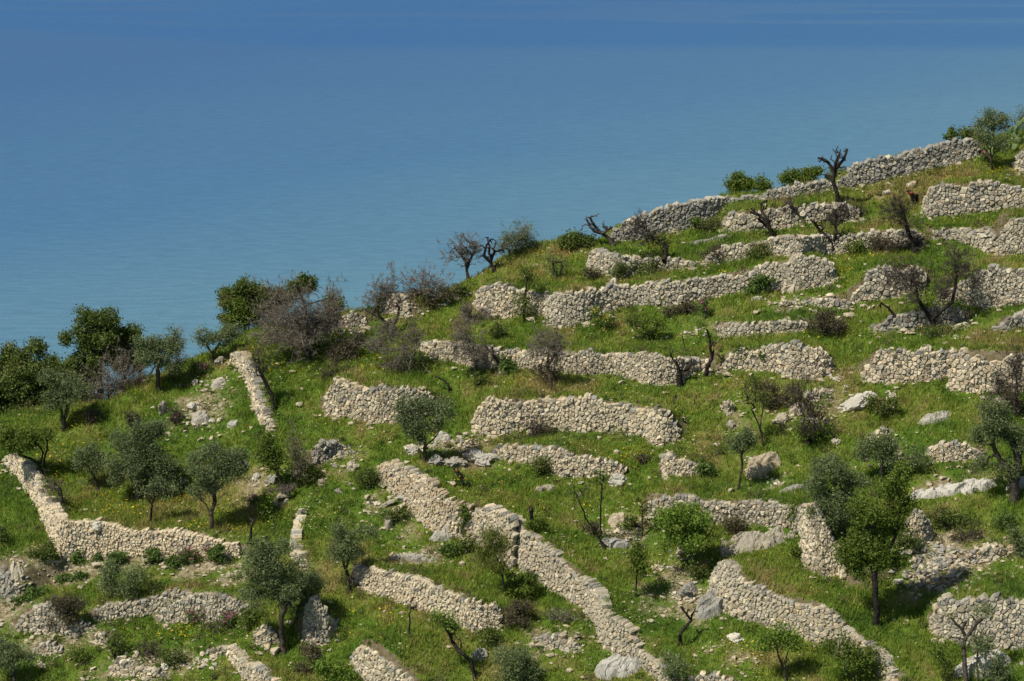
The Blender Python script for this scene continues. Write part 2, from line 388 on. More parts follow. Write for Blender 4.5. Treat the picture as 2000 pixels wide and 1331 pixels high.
# ------------------------------------------------------------------ the walls, traced: (x, top row, foot row) in photograph pixels
# (chain, stone material, stone width, [points], label)
WALLS = [
 ('ridge', 'stone_grey', .26, [(1190,452,470),(1210,437,470),(1259,417,468),(1300,405,458),(1350,395,446),(1391,389,427),(1412,386,408)],
  'rough grey stone wall on the skyline, leftmost length of the ridge wall'),
 ('ridge', 'stone_grey', .28, [(1405,382,398),(1447,381,394),(1489,377,392),(1510,371,391),(1566,357,386),(1615,352,376),(1636,354,368)],
  'low grey ridge wall between the two skyline bush clumps, middle length'),
 ('ridge', 'stone_grey', .26, [(1641,350,368),(1653,334,367),(1667,319,366),(1713,311,356),(1772,297,341),(1825,286,328),(1877,275,315),(1912,264,303)],
  'tall grey stone wall climbing the skyline to the prickly pear at top right'),
 ('w4', 'stone_mid', .29, [(1410,416,440),(1425,411,453),(1460,412,453),(1500,410,450),(1552,405,441),(1600,396,433),(1640,395,432),(1685,411,428)],
  'cream terrace wall just below the ridge wall, with a leaning dead trunk against it'),
 ('w5', 'stone_mid', .34, [(1797,400,414),(1806,370,424),(1836,356,424),(1885,360,420),(1930,354,413),(1960,360,410),(2000,370,407),(2045,374,408)],
  'tall pale terrace wall of large blocks below the prickly pear at the right edge'),
 ('w6', 'stone_mid', .30, [(1977,314,326),(1988,297,336),(2002,291,340),(2035,288,340)],
  'short end of stone wall under the prickly pear at the far upper right'),
 ('w7', 'stone_mid', .27, [(1373,494,512),(1405,484,515),(1454,474,508),(1496,467,504),(1559,462,502),(1615,461,496),(1667,457,492),(1720,450,484),(1772,449,481),(1804,453,474)],
  'long low grey wall behind the forked black tree, second below the ridge'),
 ('w8', 'stone_mid', .27, [(1821,449,466),(1860,445,465),(1895,447,477),(1920,446,488),(1942,448,492)],
  'small terrace wall running into the round bastion at the right edge'),
 ('w9', 'stone_mid', .30, [(1941,470,498),(1949,441,502),(1965,434,501),(2000,431,500),(2040,430,500)],
  'tall rounded bastion of stone standing at the right edge'),
 ('w10', 'stone_mid', .26, [(1147,492,520),(1158,490,528),(1180,500,537),(1205,501,546),(1224,502,541),(1260,503,532),(1315,503,527),(1356,508,526)],
  'ragged low wall at the ridge below the leaning dead snag'),
 ('w11', 'stone_mid', .28, [(1066,580,624),(1075,571,636),(1105,568,641),(1140,566,634),(1175,563,612),(1210,561,601),(1250,556,595),(1300,550,599),(1352,545,589),(1405,537,578),(1440,531,571),(1475,520,567),(1527,511,568),(1562,503,567),(1597,504,559),(1632,511,552),(1636,522,540)],
  'very long high terrace wall sweeping across the upper middle of the hillside'),
 ('w11', 'stone_warm', .26, [(926,577,598),(933,563,608),(965,558,618),(1000,564,620),(1035,570,613),(1064,577,616)],
  'rounded left end wall with brown scrub growing in front, joining the very long wall'),
 ('w13', 'stone_mid', .34, [(1662,572,590),(1690,547,588),(1702,523,584),(1741,525,582),(1780,524,575),(1811,524,560)],
  'broken wall of big blocks behind the large forked dead tree'),
 ('w13b', 'stone_mid', .36, [(1541,588,597),(1580,581,594),(1620,579,601),(1658,580,602)],
  'fallen remains of a wall spilling left of the broken block wall'),
 ('w14', 'stone_mid', .28, [(1826,576,590),(1845,563,592),(1870,554,596),(1900,538,598),(1918,529,600),(1944,525,600),(1975,527,599),(2000,525,597),(2045,524,596)],
  'high grey wall at the right edge with a stepped ruined left end'),
 ('w15', 'stone_grey', .34, [(1706,636,648),(1740,620,646),(1772,612,643),(1805,602,640),(1850,596,636),(1890,604,628)],
  'collapsed grey rubble wall at the foot of the large forked dead tree'),
 ('w16', 'stone_mid', .25, [(1400,629,655),(1450,632,658),(1500,625,655),(1540,622,651),(1585,621,645)],
  'low short wall ending at the round brown thorn bush'),
 ('w17', 'stone_warm', .24, [(821,663,680),(846,665,697),(895,672,710),(947,680,720),(1000,684,718),(1052,688,721),(1105,685,727),(1147,687,732),(1182,689,729),(1238,692,742),(1262,694,752),(1297,697,753),(1330,699,748),(1360,698,724),(1388,696,718)],
  'long warm cream wall behind the two bare trees in the middle of the slope'),
 ('w18', 'stone_warm', .28, [(1402,714,728),(1418,700,725),(1429,684,722),(1468,680,721),(1510,674,725),(1545,675,738),(1580,680,741),(1612,678,738),(1628,702,722)],
  'cream wall with rounded ends standing alone right of the two burnt stumps'),
 ('w19', 'stone_warm', .30, [(1683,722,740),(1692,700,744),(1703,689,746),(1737,687,748),(1790,686,747),(1825,684,744),(1860,682,733)],
  'cream wall with large blocks at its left end, above the tilted bare slab'),
 ('w19', 'stone_warm', .28, [(1858,692,758),(1880,686,766),(1910,684,769),(1950,686,768),(2000,690,765),(2045,690,765)],
  'high cream wall partly hidden by the dark twiggy tree at the right edge'),
 ('w21', 'stone_warm', .26, [(921,820,841),(932,798,848),(945,781,853),(985,779,851),(1037,781,840),(1104,779,842),(1160,781,844),(1212,788,841),(1251,797,849),(1280,800,873),(1308,806,869),(1330,826,857)],
  'broad high cream wall in the middle of the picture, containing a big square block'),
 ('w22', 'stone_warm', .24, [(1288,876,916),(1295,886,928),(1321,894,930),(1345,899,930),(1367,906,927),(1382,913,924)],
  'small low wall just below the right end of the broad middle wall'),
 ('w23', 'stone_warm', .25, [(630,777,803),(640,758,808),(655,733,812),(672,742,814),(690,750,818),(715,757,822),(740,759,826),(780,762,827),(827,763,816),(853,770,800)],
  'cream wall with a rounded grassy left corner, partly behind the middle olive tree'),
 ('w24', 'stone_warm', .24, [(450,684,706),(468,688,722),(482,704,745),(490,728,768),(495,750,790),(503,770,814),(512,798,829),(525,822,839),(533,834,844)],
  'bright narrow wall running down the edge of the upper left terrace'),
 ('w25', 'stone_warm', .22, [(8,887,905),(31,891,926),(45,903,944),(60,918,970),(74,945,988),(84,970,1014),(95,985,1046),(110,1009,1072),(122,1017,1094),(150,1022,1092),(192,1020,1091),(224,1033,1090),(280,1039,1089),(332,1039,1087),(385,1045,1088),(425,1055,1090),(470,1062,1090)],
  'long pale wall of small stones curving round the lower left olive terrace'),
 ('w26', 'stone_mid', .24, [(182,1189,1214),(215,1181,1212),(259,1173,1208),(290,1168,1200),(320,1157,1192),(345,1152,1178),(370,1150,1165)],
  'low grey wall rising to the right under two small olives at lower left'),
 ('w27', 'stone_mid', .24, [(308,1194,1215),(350,1173,1216),(388,1157,1215),(437,1161,1215),(465,1172,1213),(495,1182,1205)],
  'humped grey wall with pink flowers below it at lower left'),
 ('w28', 'stone_mid', .28, [(28,1210,1232),(55,1190,1236),(88,1178,1240),(120,1196,1242),(150,1215,1243),(178,1210,1226)],
  'tumbledown grey wall behind the dark round bush at far lower left'),
 ('w29', 'stone_grey', .32, [(-30,1092,1160),(0,1094,1165),(14,1102,1172),(24,1120,1178)],
  'grey ruined wall end cut off by the left edge of the picture'),
 ('w30', 'stone_warm', .24, [(497,1238,1258),(510,1220,1263),(530,1226,1262),(547,1237,1255)],
  'small round stub of cream wall left of the big foreground olive trunk'),
 ('w31', 'stone_warm', .26, [(184,1240,1258),(194,1230,1260),(210,1236,1257)],
  'tiny stub of wall among shrubs at lower left'),
 ('w32', 'stone_warm', .30, [(210,1303,1314),(230,1288,1320),(260,1298,1323),(290,1305,1326),(325,1308,1320)],
  'rough low wall of pale rubble at the bottom left edge'),
 ('w33', 'stone_warm', .25, [(392,1272,1282),(415,1262,1277),(440,1262,1278),(458,1268,1292),(468,1287,1318),(490,1300,1334),(507,1311,1348),(530,1325,1360),(555,1345,1375)],
  'hooked wall of pale stones running off the bottom edge at lower left'),
 ('w34', 'stone_mid', .22, [(590,1160,1248),(605,1172,1256),(620,1186,1263),(640,1195,1262),(660,1206,1224)],
  'shaded high wall just right of the big foreground olive'),
 ('w34b', 'stone_warm', .24, [(588,984,992),(583,998,1014),(576,1013,1037),(570,1038,1064),(568,1052,1080),(574,1068,1092),(584,1080,1104),(592,1098,1114)],
  'thin wall seen end on between the left olive terrace and the grassy slope'),
 ('w35', 'stone_warm', .24, [(685,1275,1292),(695,1256,1306),(705,1246,1326),(730,1257,1348),(755,1277,1360),(790,1308,1370),(815,1335,1380)],
  'wedge of cream wall at the bottom edge below the single thin black trunk'),
 ('w36', 'stone_warm', .23, [(688,1103,1128),(702,1104,1142),(716,1106,1156),(755,1115,1168),(790,1129,1180),(825,1137,1192),(867,1152,1208),(902,1166,1222),(922,1172,1235),(950,1181,1232),(982,1191,1227)],
  'diagonal wall below the pine sapling, partly shaded at its left end'),
 ('w37', 'stone_warm', .23, [(734,908,925),(745,902,945),(765,905,962),(790,916,982),(818,931,1006),(832,944,1032),(850,962,1040),(868,976,1047),(890,983,1050),(910,990,1054)],
  'high diagonal wall descending from the middle olive to the ivy strip'),
 ('w37', 'stone_warm', .24, [(912,1003,1050),(925,995,1056),(947,994,1080),(965,999,1097),(980,1003,1108),(993,1013,1112)],
  'short wall between the ivy strip and the pine sapling'),
 ('w37', 'stone_warm', .22, [(996,1012,1060),(1003,1022,1095),(1017,1033,1113),(1042,1057,1128),(1077,1082,1152),(1112,1106,1173),(1140,1131,1192),(1160,1152,1212),(1170,1178,1246),(1178,1200,1264),(1210,1218,1282),(1230,1234,1286),(1245,1265,1297),(1280,1288,1320),(1297,1305,1338),(1315,1322,1350)],
  'longest diagonal wall descending right of the pine sapling to the bottom edge'),
 ('w40', 'stone_warm', .24, [(960,875,893),(980,872,895),(1010,872,901),(1038,870,905),(1065,871,915),(1087,875,931),(1133,892,933),(1157,900,933),(1192,902,933),(1222,911,929)],
  'low wall tapering to the right just beneath the broad middle wall'),
 ('w41', 'stone_grey', .24, [(602,892,911),(610,877,914),(625,866,911),(650,861,894),(674,864,875)],
  'small sloping grey wall on the open slope left of the scattered boulders'),
 ('w42', 'stone_mid', .27, [(1263,966,1008),(1285,967,1016),(1342,971,1022),(1373,977,1022),(1440,979,1021),(1485,980,1025),(1545,986,1031),(1564,987,1046)],
  'wall built on top of the rock bluff behind the bright green tree'),
 ('w42', 'stone_warm', .26, [(1563,989,1088),(1578,990,1114),(1592,1008,1124),(1605,1030,1128),(1622,1050,1124),(1640,1070,1124),(1652,1092,1138)],
  'high corner wall descending between the rock bluff and the big dark tree'),
 ('w44', 'stone_warm', .25, [(1384,1112,1152),(1400,1100,1180),(1425,1110,1202),(1454,1131,1212),(1475,1147,1216),(1510,1162,1226),(1562,1171,1242),(1597,1182,1258),(1630,1200,1270),(1650,1228,1278),(1700,1264,1302),(1745,1308,1345)],
  'broad tumbled wall descending from the white rock to the lower right corner bushes'),
 ('w45', 'stone_mid', .28, [(1815,1202,1228),(1828,1175,1240),(1850,1173,1252),(1888,1175,1262),(1937,1170,1266),(1965,1176,1267),(2000,1178,1267),(2045,1180,1268)],
  'wall with a tree shadow on its left end, in the lower right corner'),
 ('w46', 'stone_warm', .24, [(1808,872,888),(1825,867,902),(1860,866,903),(1890,870,897),(1925,880,892)],
  'small cream wall left of the gnarled olive at the right edge'),
 ('w47', 'stone_warm', .30, [(1702,840,847),(1722,836,855),(1742,841,852)],
  'tiny remnant of wall on the open slope above the small grey olive'),
 ('w49', 'stone_warm', .22, [(1345,1322,1336),(1400,1318,1340),(1440,1326,1342)],
  'low strip of wall at the bottom edge below the bent black trunk'),
 ('w53', 'stone_warm', .26, [(1764,1004,1050),(1785,998,1072),(1806,1006,1066),(1822,1020,1048)],
  'crumbling wall half hidden behind the crown of the big dark tree'),
 ('w54', 'stone_mid', .28, [(1572,771,785),(1600,759,779),(1624,754,768)],
  'short tumbled wall above the many-stemmed burnt tree'),
 ('w55', 'stone_grey', .30, [(1938,630,650),(1965,618,648),(2000,608,642),(2040,600,636)],
  'low grey ruined wall at the right edge below the stepped ruin'),
 ('w56', 'stone_mid', .26, [(60,1262,1276),(90,1256,1278),(122,1262,1276)],
  'low broken wall at the far bottom left under the dark round bush'),
 ('w57', 'stone_warm', .28, [(1880,1082,1100),(1915,1070,1098),(1950,1066,1092),(1985,1060,1080)],
  'low pale retaining wall right of the big rubble spill'),
 ('w50', 'stone_mid', .30, [(652,628,642),(675,613,642),(715,609,637)],
  'low ruined wall on the skyline beside the big brown bare tree'),
 ('w51', 'stone_mid', .30, [(743,592,607),(752,574,612),(765,569,613),(785,573,618),(800,588,620)],
  'small humped stone ruin on the skyline under purple twigs'),
 ('w52', 'stone_mid', .26, [(1040,1233,1250),(1065,1240,1262),(1100,1238,1268),(1128,1258,1275)],
  'half buried wall below the heap of cut brushwood'),
]

# the skyline of the ground: (x, row) where the slope ends; 'w' rows are wall feet (the ridge lies 1 m behind them)
RIDGE = [(-400,1010,0),(-120,880,0),(0,822,0),(60,806,0),(120,800,0),(215,790,0),(240,756,0),(300,740,0),(370,708,0),(420,690,0),(450,672,0),(475,655,0),(530,643,0),(600,640,0),
         (650,640,1),(715,636,1),(740,612,1),(800,606,0),(825,590,0),(860,578,0),(935,542,0),(970,515,0),(1005,495,0),(1045,479,0),(1120,474,0),(1160,472,0),(1185,470,0),
         (1190,470,1),(1259,468,1),(1300,458,1),(1350,446,1),(1391,427,1),(1412,403,1),(1447,394,1),(1489,392,1),(1510,391,1),(1566,386,1),(1615,376,1),(1641,368,1),(1667,366,1),
         (1713,356,1),(1772,341,1),(1825,328,1),(1877,315,1),(1912,303,1),(1945,272,0),(2000,262,0),(2200,225,0),(2600,150,0)]

# stony, half bare patches (x, row, radius x, radius y, amount)
DRY = [(130,1125,110,24,.9),(300,1095,170,14,.6),(400,1110,90,25,.8),(30,1175,70,60,.8),(110,1250,120,30,.7),(400,790,90,60,.6),(340,830,60,30,.5),(660,900,70,40,.5),(500,950,60,40,.6),
       (820,1090,90,25,.8),(790,1020,50,60,.6),(1230,1040,70,40,.8),(1270,1180,60,50,.6),(1600,800,110,50,.5),(1840,1100,90,70,.9),(1370,1180,70,40,.8),(280,1295,170,35,.7),
       (1545,598,60,16,.6),(1860,640,120,24,.6),(1450,820,60,40,.5),(900,870,70,20,.8),(1220,835,60,12,.5),(1500,950,80,30,.5),(1860,950,120,22,.7),(1750,880,70,40,.5),(1930,1080,90,50,.6),
       (1330,1140,60,40,.8),(720,1000,40,60,.5),(960,910,60,16,.6),(1080,1240,90,40,.6),(1210,1290,80,40,.5),(1360,640,70,25,.4),(1720,770,50,30,.4),(1250,500,60,18,.3),(1440,1290,40,40,.6),
       (700,1060,60,30,.3),(450,1130,60,30,.8),(620,880,40,20,.6),(1050,530,80,30,.35),(1700,390,60,30,.3),(1120,1010,60,60,.3),(1400,1280,80,40,.4),(1500,1130,40,40,.2),(1740,640,60,12,.5)]

# ------------------------------------------------------------------ terrain solver
def seg_offset(X, Y, pts, hs):
    """height added by one retaining wall: h just uphill of the line, fading uphill"""
    best = np.full(X.shape, 1e9); perp = np.zeros(X.shape); WS = np.zeros(X.shape); WH = np.zeros(X.shape); off_d = np.zeros(X.shape); off_h = np.zeros(X.shape); off_e = np.zeros(X.shape)
    n = len(pts)
    for i in range(n - 1):
        ax, ay = pts[i]; bx, by = pts[i + 1]
        dx, dy = bx - ax, by - ay
        L = math.hypot(dx, dy) + 1e-6
        tx, ty = dx / L, dy / L
        rx, ry = X - ax, Y - ay
        t = rx * tx + ry * ty
        d = -rx * ty + ry * tx              # left of travel = uphill
        tc = np.clip(t, 0, L)
        dist = np.hypot(rx - tc * tx, ry - tc * ty)
        e = np.zeros_like(X)
        if i == 0: e = np.maximum(e, -t)
        if i == n - 2: e = np.maximum(e, t - L)
        h = hs[i] + (hs[i + 1] - hs[i]) * tc / L
        wt = (dx * dx + dy * dy) ** .5 / (dist * dist + .004) ** 2; WS += wt; WH += wt * h
        up = (dist < best - 1e-6) | ((np.abs(dist - best) <= 1e-6) & (np.abs(d) > perp))
        best = np.where(up, dist, best)
        perp = np.where(up, np.abs(d), perp)
        sd = np.where((t < 0) | (t > L), np.where(e > 0, d, np.sign(d) * dist), d)
        off_d = np.where(up, sd, off_d); off_h = np.where(up, h, off_h); off_e = np.where(up, e, off_e)
    return off_d, WH / (WS + 1e-12), off_e

def wall_offset(X, Y, pts, hs, step=(0.12, 0.26)):
    d, h, e = seg_offset(X, Y, pts, hs)
    s = np.clip((d - step[0]) / (step[1] - step[0] + 0.6 * e), 0, 1)
    L = np.maximum(h / 0.44, 0.6)
    q = np.clip(d / L, 0, 3)
    f = np.where(q < 0.8, 1 - q, 0.2 * np.exp(-(q - 0.8) / 0.2))
    g = 1 - np.clip((e - 0.05) / 0.9, 0, 1)
    g = g * g * (3 - 2 * g)
    return h * 0.97 * s * f * g

def chain_lines(ch, feet, hts):
    """walls of one chain that touch end to end, joined into single lines"""
    js = sorted([j for j, w in enumerate(WALLS) if w[0] == ch], key=lambda j: WALLS[j][3][0][0])
    out = []
    for j in js:
        P, h = feet[j][:, :2], hts[j]
        if out and math.hypot(out[-1][0][-1][0] - P[0][0], out[-1][0][-1][1] - P[0][1]) < 2.2:
            out[-1] = (np.concatenate([out[-1][0], P]), np.concatenate([out[-1][1], h]))
        else:
            out.append((P, h))
    return out

def bil(Z, xs, ys, x, y):
    """bilinear sample of a uniform or non uniform tensor grid Z[iy, ix]"""
    ix = np.clip(np.searchsorted(xs, x) - 1, 0, len(xs) - 2)
    iy = np.clip(np.searchsorted(ys, y) - 1, 0, len(ys) - 2)
    fx = np.clip((x - xs[ix]) / (xs[ix + 1] - xs[ix]), 0, 1)
    fy = np.clip((y - ys[iy]) / (ys[iy + 1] - ys[iy]), 0, 1)
    return (Z[iy, ix] * (1 - fx) + Z[iy, ix + 1] * fx) * (1 - fy) + (Z[iy + 1, ix] * (1 - fx) + Z[iy + 1, ix + 1] * fx) * fy

def march(Z, xs, ys, px, py, y0=85.0, y1=175.0, step=0.12):
    """where do the viewing rays of photograph pixels meet height grid Z -> x, y, z, hit"""
    px = np.atleast_1d(np.asarray(px, float)); py = np.atleast_1d(np.asarray(py, float))
    kx, kz = pix_dir(px, py)
    ts = np.arange(y0, y1, step)
    YY = np.broadcast_to(ts[None, :], (len(px), len(ts)))
    XX = kx[:, None] * YY
    RZ = ZC + kz[:, None] * YY
    G = bil(Z, xs, ys, XX, YY)
    below = RZ < G
    hit = below.any(axis=1)
    k = np.where(hit, below.argmax(axis=1), len(ts) - 1)
    k0 = np.maximum(k - 1, 0)
    r = np.arange(len(px))
    a = (RZ - G)[r, k0]; b = (RZ - G)[r, k]
    w = np.where(np.abs(a - b) > 1e-9, a / (a - b + 1e-12), 0)
    y = ts[k0] + np.clip(w, 0, 1) * step
    return kx * y, y, ZC + kz * y, hit

SCALE_K = FPX          # pixels per metre at distance d is FPX / d
def solve_feet(passes=5):
    xs = np.arange(-34, 38.01, 0.25); ys = np.arange(88, 152.01, 0.25)
    X, Y = np.meshgrid(xs, ys)
    B = base_slope(X, Y)
    chains = {}
    feet = [None] * len(WALLS); hts = [None] * len(WALLS)
    order = sorted(range(len(WALLS)), key=lambda i: -np.mean([p[2] for p in WALLS[i][3]]))
    offs = {w[0]: np.zeros_like(B) for w in WALLS}
    total = np.zeros_like(B)
    for ps in range(passes):
        done = set()
        for i in order:
            ch = WALLS[i][0]
            if ch in done: continue
            done.add(ch)
            Tx = B + total - offs[ch]
            new = np.zeros_like(B)
            for j, w in enumerate(WALLS):
                if w[0] != ch: continue
                P = np.array(w[3], float)
                x, y, z, hit = march(Tx, xs, ys, P[:, 0], P[:, 2])
                kx, kz = pix_dir(P[:, 0], P[:, 1])
                h0 = (ZC + kz * (y + 0.1)) - z
                feet[j] = np.stack([x, y, z], 1); hts[j] = np.maximum(h0, 0.15)
            for (PP, hh) in chain_lines(ch, feet, hts):
                x0, x1 = PP[:, 0].min() - 3, PP[:, 0].max() + 3 + hh.max() * 4
                y0_, y1_ = PP[:, 1].min() - 2, PP[:, 1].max() + 2 + hh.max() * 5
                a, b = np.searchsorted(xs, [x0, x1]); c, d = np.searchsorted(ys, [y0_, y1_])
                o = wall_offset(X[c:d, a:b], Y[c:d, a:b], PP, hh, (0.05, 0.35))
                new[c:d, a:b] = np.maximum(new[c:d, a:b], o)
            total += new - offs[ch]
            offs[ch] = new
    T = B + total
    R = np.array(RIDGE, float)
    rx, ry, rz, hit = march(T, xs, ys, R[:, 0], R[:, 1])
    ry = ry + np.where(R[:, 2] > 0, 0.55, 0.15)
    return feet, hts, rx, ry

FEET, HEIGHTS, RX, RY = solve_feet()
o_ = np.argsort(RX); RX, RY = RX[o_], RY[o_]
def ridge_y(x):
    y = np.interp(x, RX, RY)
    y = y + np.where(x > RX[-1], (x - RX[-1]) * 0.2, 0) - np.where(x < RX[0], 0, 0)
    return y

# final height grid: fine over what the camera sees, coarse outside
DX = 0.165
fx = np.arange(-31.0, 34.0, DX); fy = np.arange(95.0, 147.0, DX)
gx = np.concatenate([-31 - np.geomspace(0.3, 700, 34)[::-1], fx, 34 + np.geomspace(0.3, 700, 34)])
gy = np.concatenate([95 - np.geomspace(0.3, 75, 22)[::-1], fy, 147 + np.geomspace(0.3, 620, 40)])
GX, GY = np.meshgrid(gx, gy)
def build_heights():
    RYG = ridge_y(GX)
    yc = np.minimum(GY, RYG)
    B = base_slope(GX, yc)
    chain = {}
    for ch in dict.fromkeys(w[0] for w in WALLS):
        chain[ch] = np.zeros_like(B)
        for (P, h) in chain_lines(ch, FEET, HEIGHTS):
            x0, x1 = P[:, 0].min() - 3, P[:, 0].max() + 3 + h.max() * 4
            y0_, y1_ = P[:, 1].min() - 2, P[:, 1].max() + 2 + h.max() * 5
            a, b = np.searchsorted(gx, [x0, x1]); c, d = np.searchsorted(gy, [y0_, y1_])
            o = wall_offset(GX[c:d, a:b], GY[c:d, a:b], P, h) * (0.74 if ch == 'ridge' else 1.0)
            chain[ch][c:d, a:b] = np.maximum(chain[ch][c:d, a:b], o)
    T = B + sum(chain.values())
    e = np.maximum(GY - RYG, 0)
    drop = np.where(e < 1.2, 0.25 * e + 0.22 * e * e, 0.617 + 0.74 * (e - 1.2))
    # left flank falls away as well
    lf = np.maximum(-33 - GX, 0)
    T = T - drop - 0.30 * lf
    # small humps
    T = T + 0.035 * fnoise(GX, GY, 11, 2.2, 2)
    return np.maximum(T, -8.0)
GZ = build_heights()

def ground_z(x, y):
    return bil(GZ, gx, gy, np.asarray(x, float), np.asarray(y, float))

def hit_ground(px, py):
    """world point on the ground seen at a photograph pixel; falls back to just behind the ridge"""
    x, y, z, hit = march(GZ, gx, gy, px, py)
    kx, kz = pix_dir(px, py)
    for i in range(len(x)):
        if not hit[i]:
            yy = float(ridge_y(np.array([kx[i] * 128]))[0]) + 0.6
            x[i] = kx[i] * yy; y[i] = yy; z[i] = float(ground_z(x[i], yy))
    return x, y, z

# stony patches as world-space fields
_dx, _dy, _dz = hit_ground([d[0] for d in DRY], [d[1] for d in DRY])
def dry_field(X, Y):
    out = np.zeros_like(X, dtype=float)
    for k, d in enumerate(DRY):
        s = _dy[k] / FPX
        rx = d[2] * s; ry = max(d[3] * s / 0.60, 0.7)
        q = ((X - _dx[k]) / rx) ** 2 + ((Y - _dy[k]) / ry) ** 2
        out = np.maximum(out, d[4] * np.exp(-q * 0.9))
    return out

def build_ground():
    ny, nx = GZ.shape
    verts = np.stack([GX.ravel(), GY.ravel(), GZ.ravel()], 1)
    idx = np.arange(ny * nx).reshape(ny, nx)
    q = np.stack([idx[:-1, :-1], idx[:-1, 1:], idx[1:, 1:], idx[1:, :-1]], -1).reshape(-1, 4)
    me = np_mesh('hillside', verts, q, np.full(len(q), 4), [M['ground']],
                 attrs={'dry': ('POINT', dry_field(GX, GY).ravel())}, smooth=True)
    o = link_mesh('hillside', me)
    tag(o, 'steep terraced green hillside falling to the sea', kind='structure')
build_ground()

def build_sea():
    xs = np.concatenate([-np.geomspace(40, 30000, 24)[::-1], [0], np.geomspace(40, 30000, 24)])
    ys = np.concatenate([[-3000, -500], np.linspace(200, 3500, 34), np.geomspace(4200, 50000, 12)])
    X, Y = np.meshgrid(xs, ys)
    v = np.stack([X.ravel(), Y.ravel(), np.zeros(X.size)], 1)
    idx = np.arange(X.size).reshape(X.shape)
    q = np.stack([idx[:-1, :-1], idx[:-1, 1:], idx[1:, 1:], idx[1:, :-1]], -1).reshape(-1, 4)
    me = np_mesh('sea', v, q, np.full(len(q), 4), [M['sea']], smooth=True)
    tag(link_mesh('sea', me), 'calm blue sea with darker ruffled water far out', kind='structure')
build_sea()
# ------------------------------------------------------------------ dry stone walls
def vor_cell(c, nbs, bw, bh):
    """voronoi cell of c against neighbours by half plane clipping"""
    cx, cy = c
    poly = [(-bw, -bh), (bw, -bh), (bw, bh), (-bw, bh)]
    for (d2, qx, qy) in nbs:
        m = d2 * 0.5
        mr = max(p[0] * p[0] + p[1] * p[1] for p in poly)
        if d2 > 4 * mr: break
        out = []
        n = len(poly)
        prev = poly[-1]; pv = prev[0] * qx + prev[1] * qy - m
        for cur in poly:
            cv = cur[0] * qx + cur[1] * qy - m
            if (cv <= 0) != (pv <= 0):
                t = pv / (pv - cv)
                out.append((prev[0] + (cur[0] - prev[0]) * t, prev[1] + (cur[1] - prev[1]) * t))
            if cv <= 0: out.append(cur)
            prev, pv = cur, cv
        poly = out
        if len(poly) < 3: return None
    # drop tiny edges
    res = []
    for p in poly:
        if not res or (p[0] - res[-1][0]) ** 2 + (p[1] - res[-1][1]) ** 2 > 0.0006:
            res.append(p)
    if len(res) > 3 and (res[0][0] - res[-1][0]) ** 2 + (res[0][1] - res[-1][1]) ** 2 < 0.0006: res.pop()
    return res if len(res) >= 3 else None

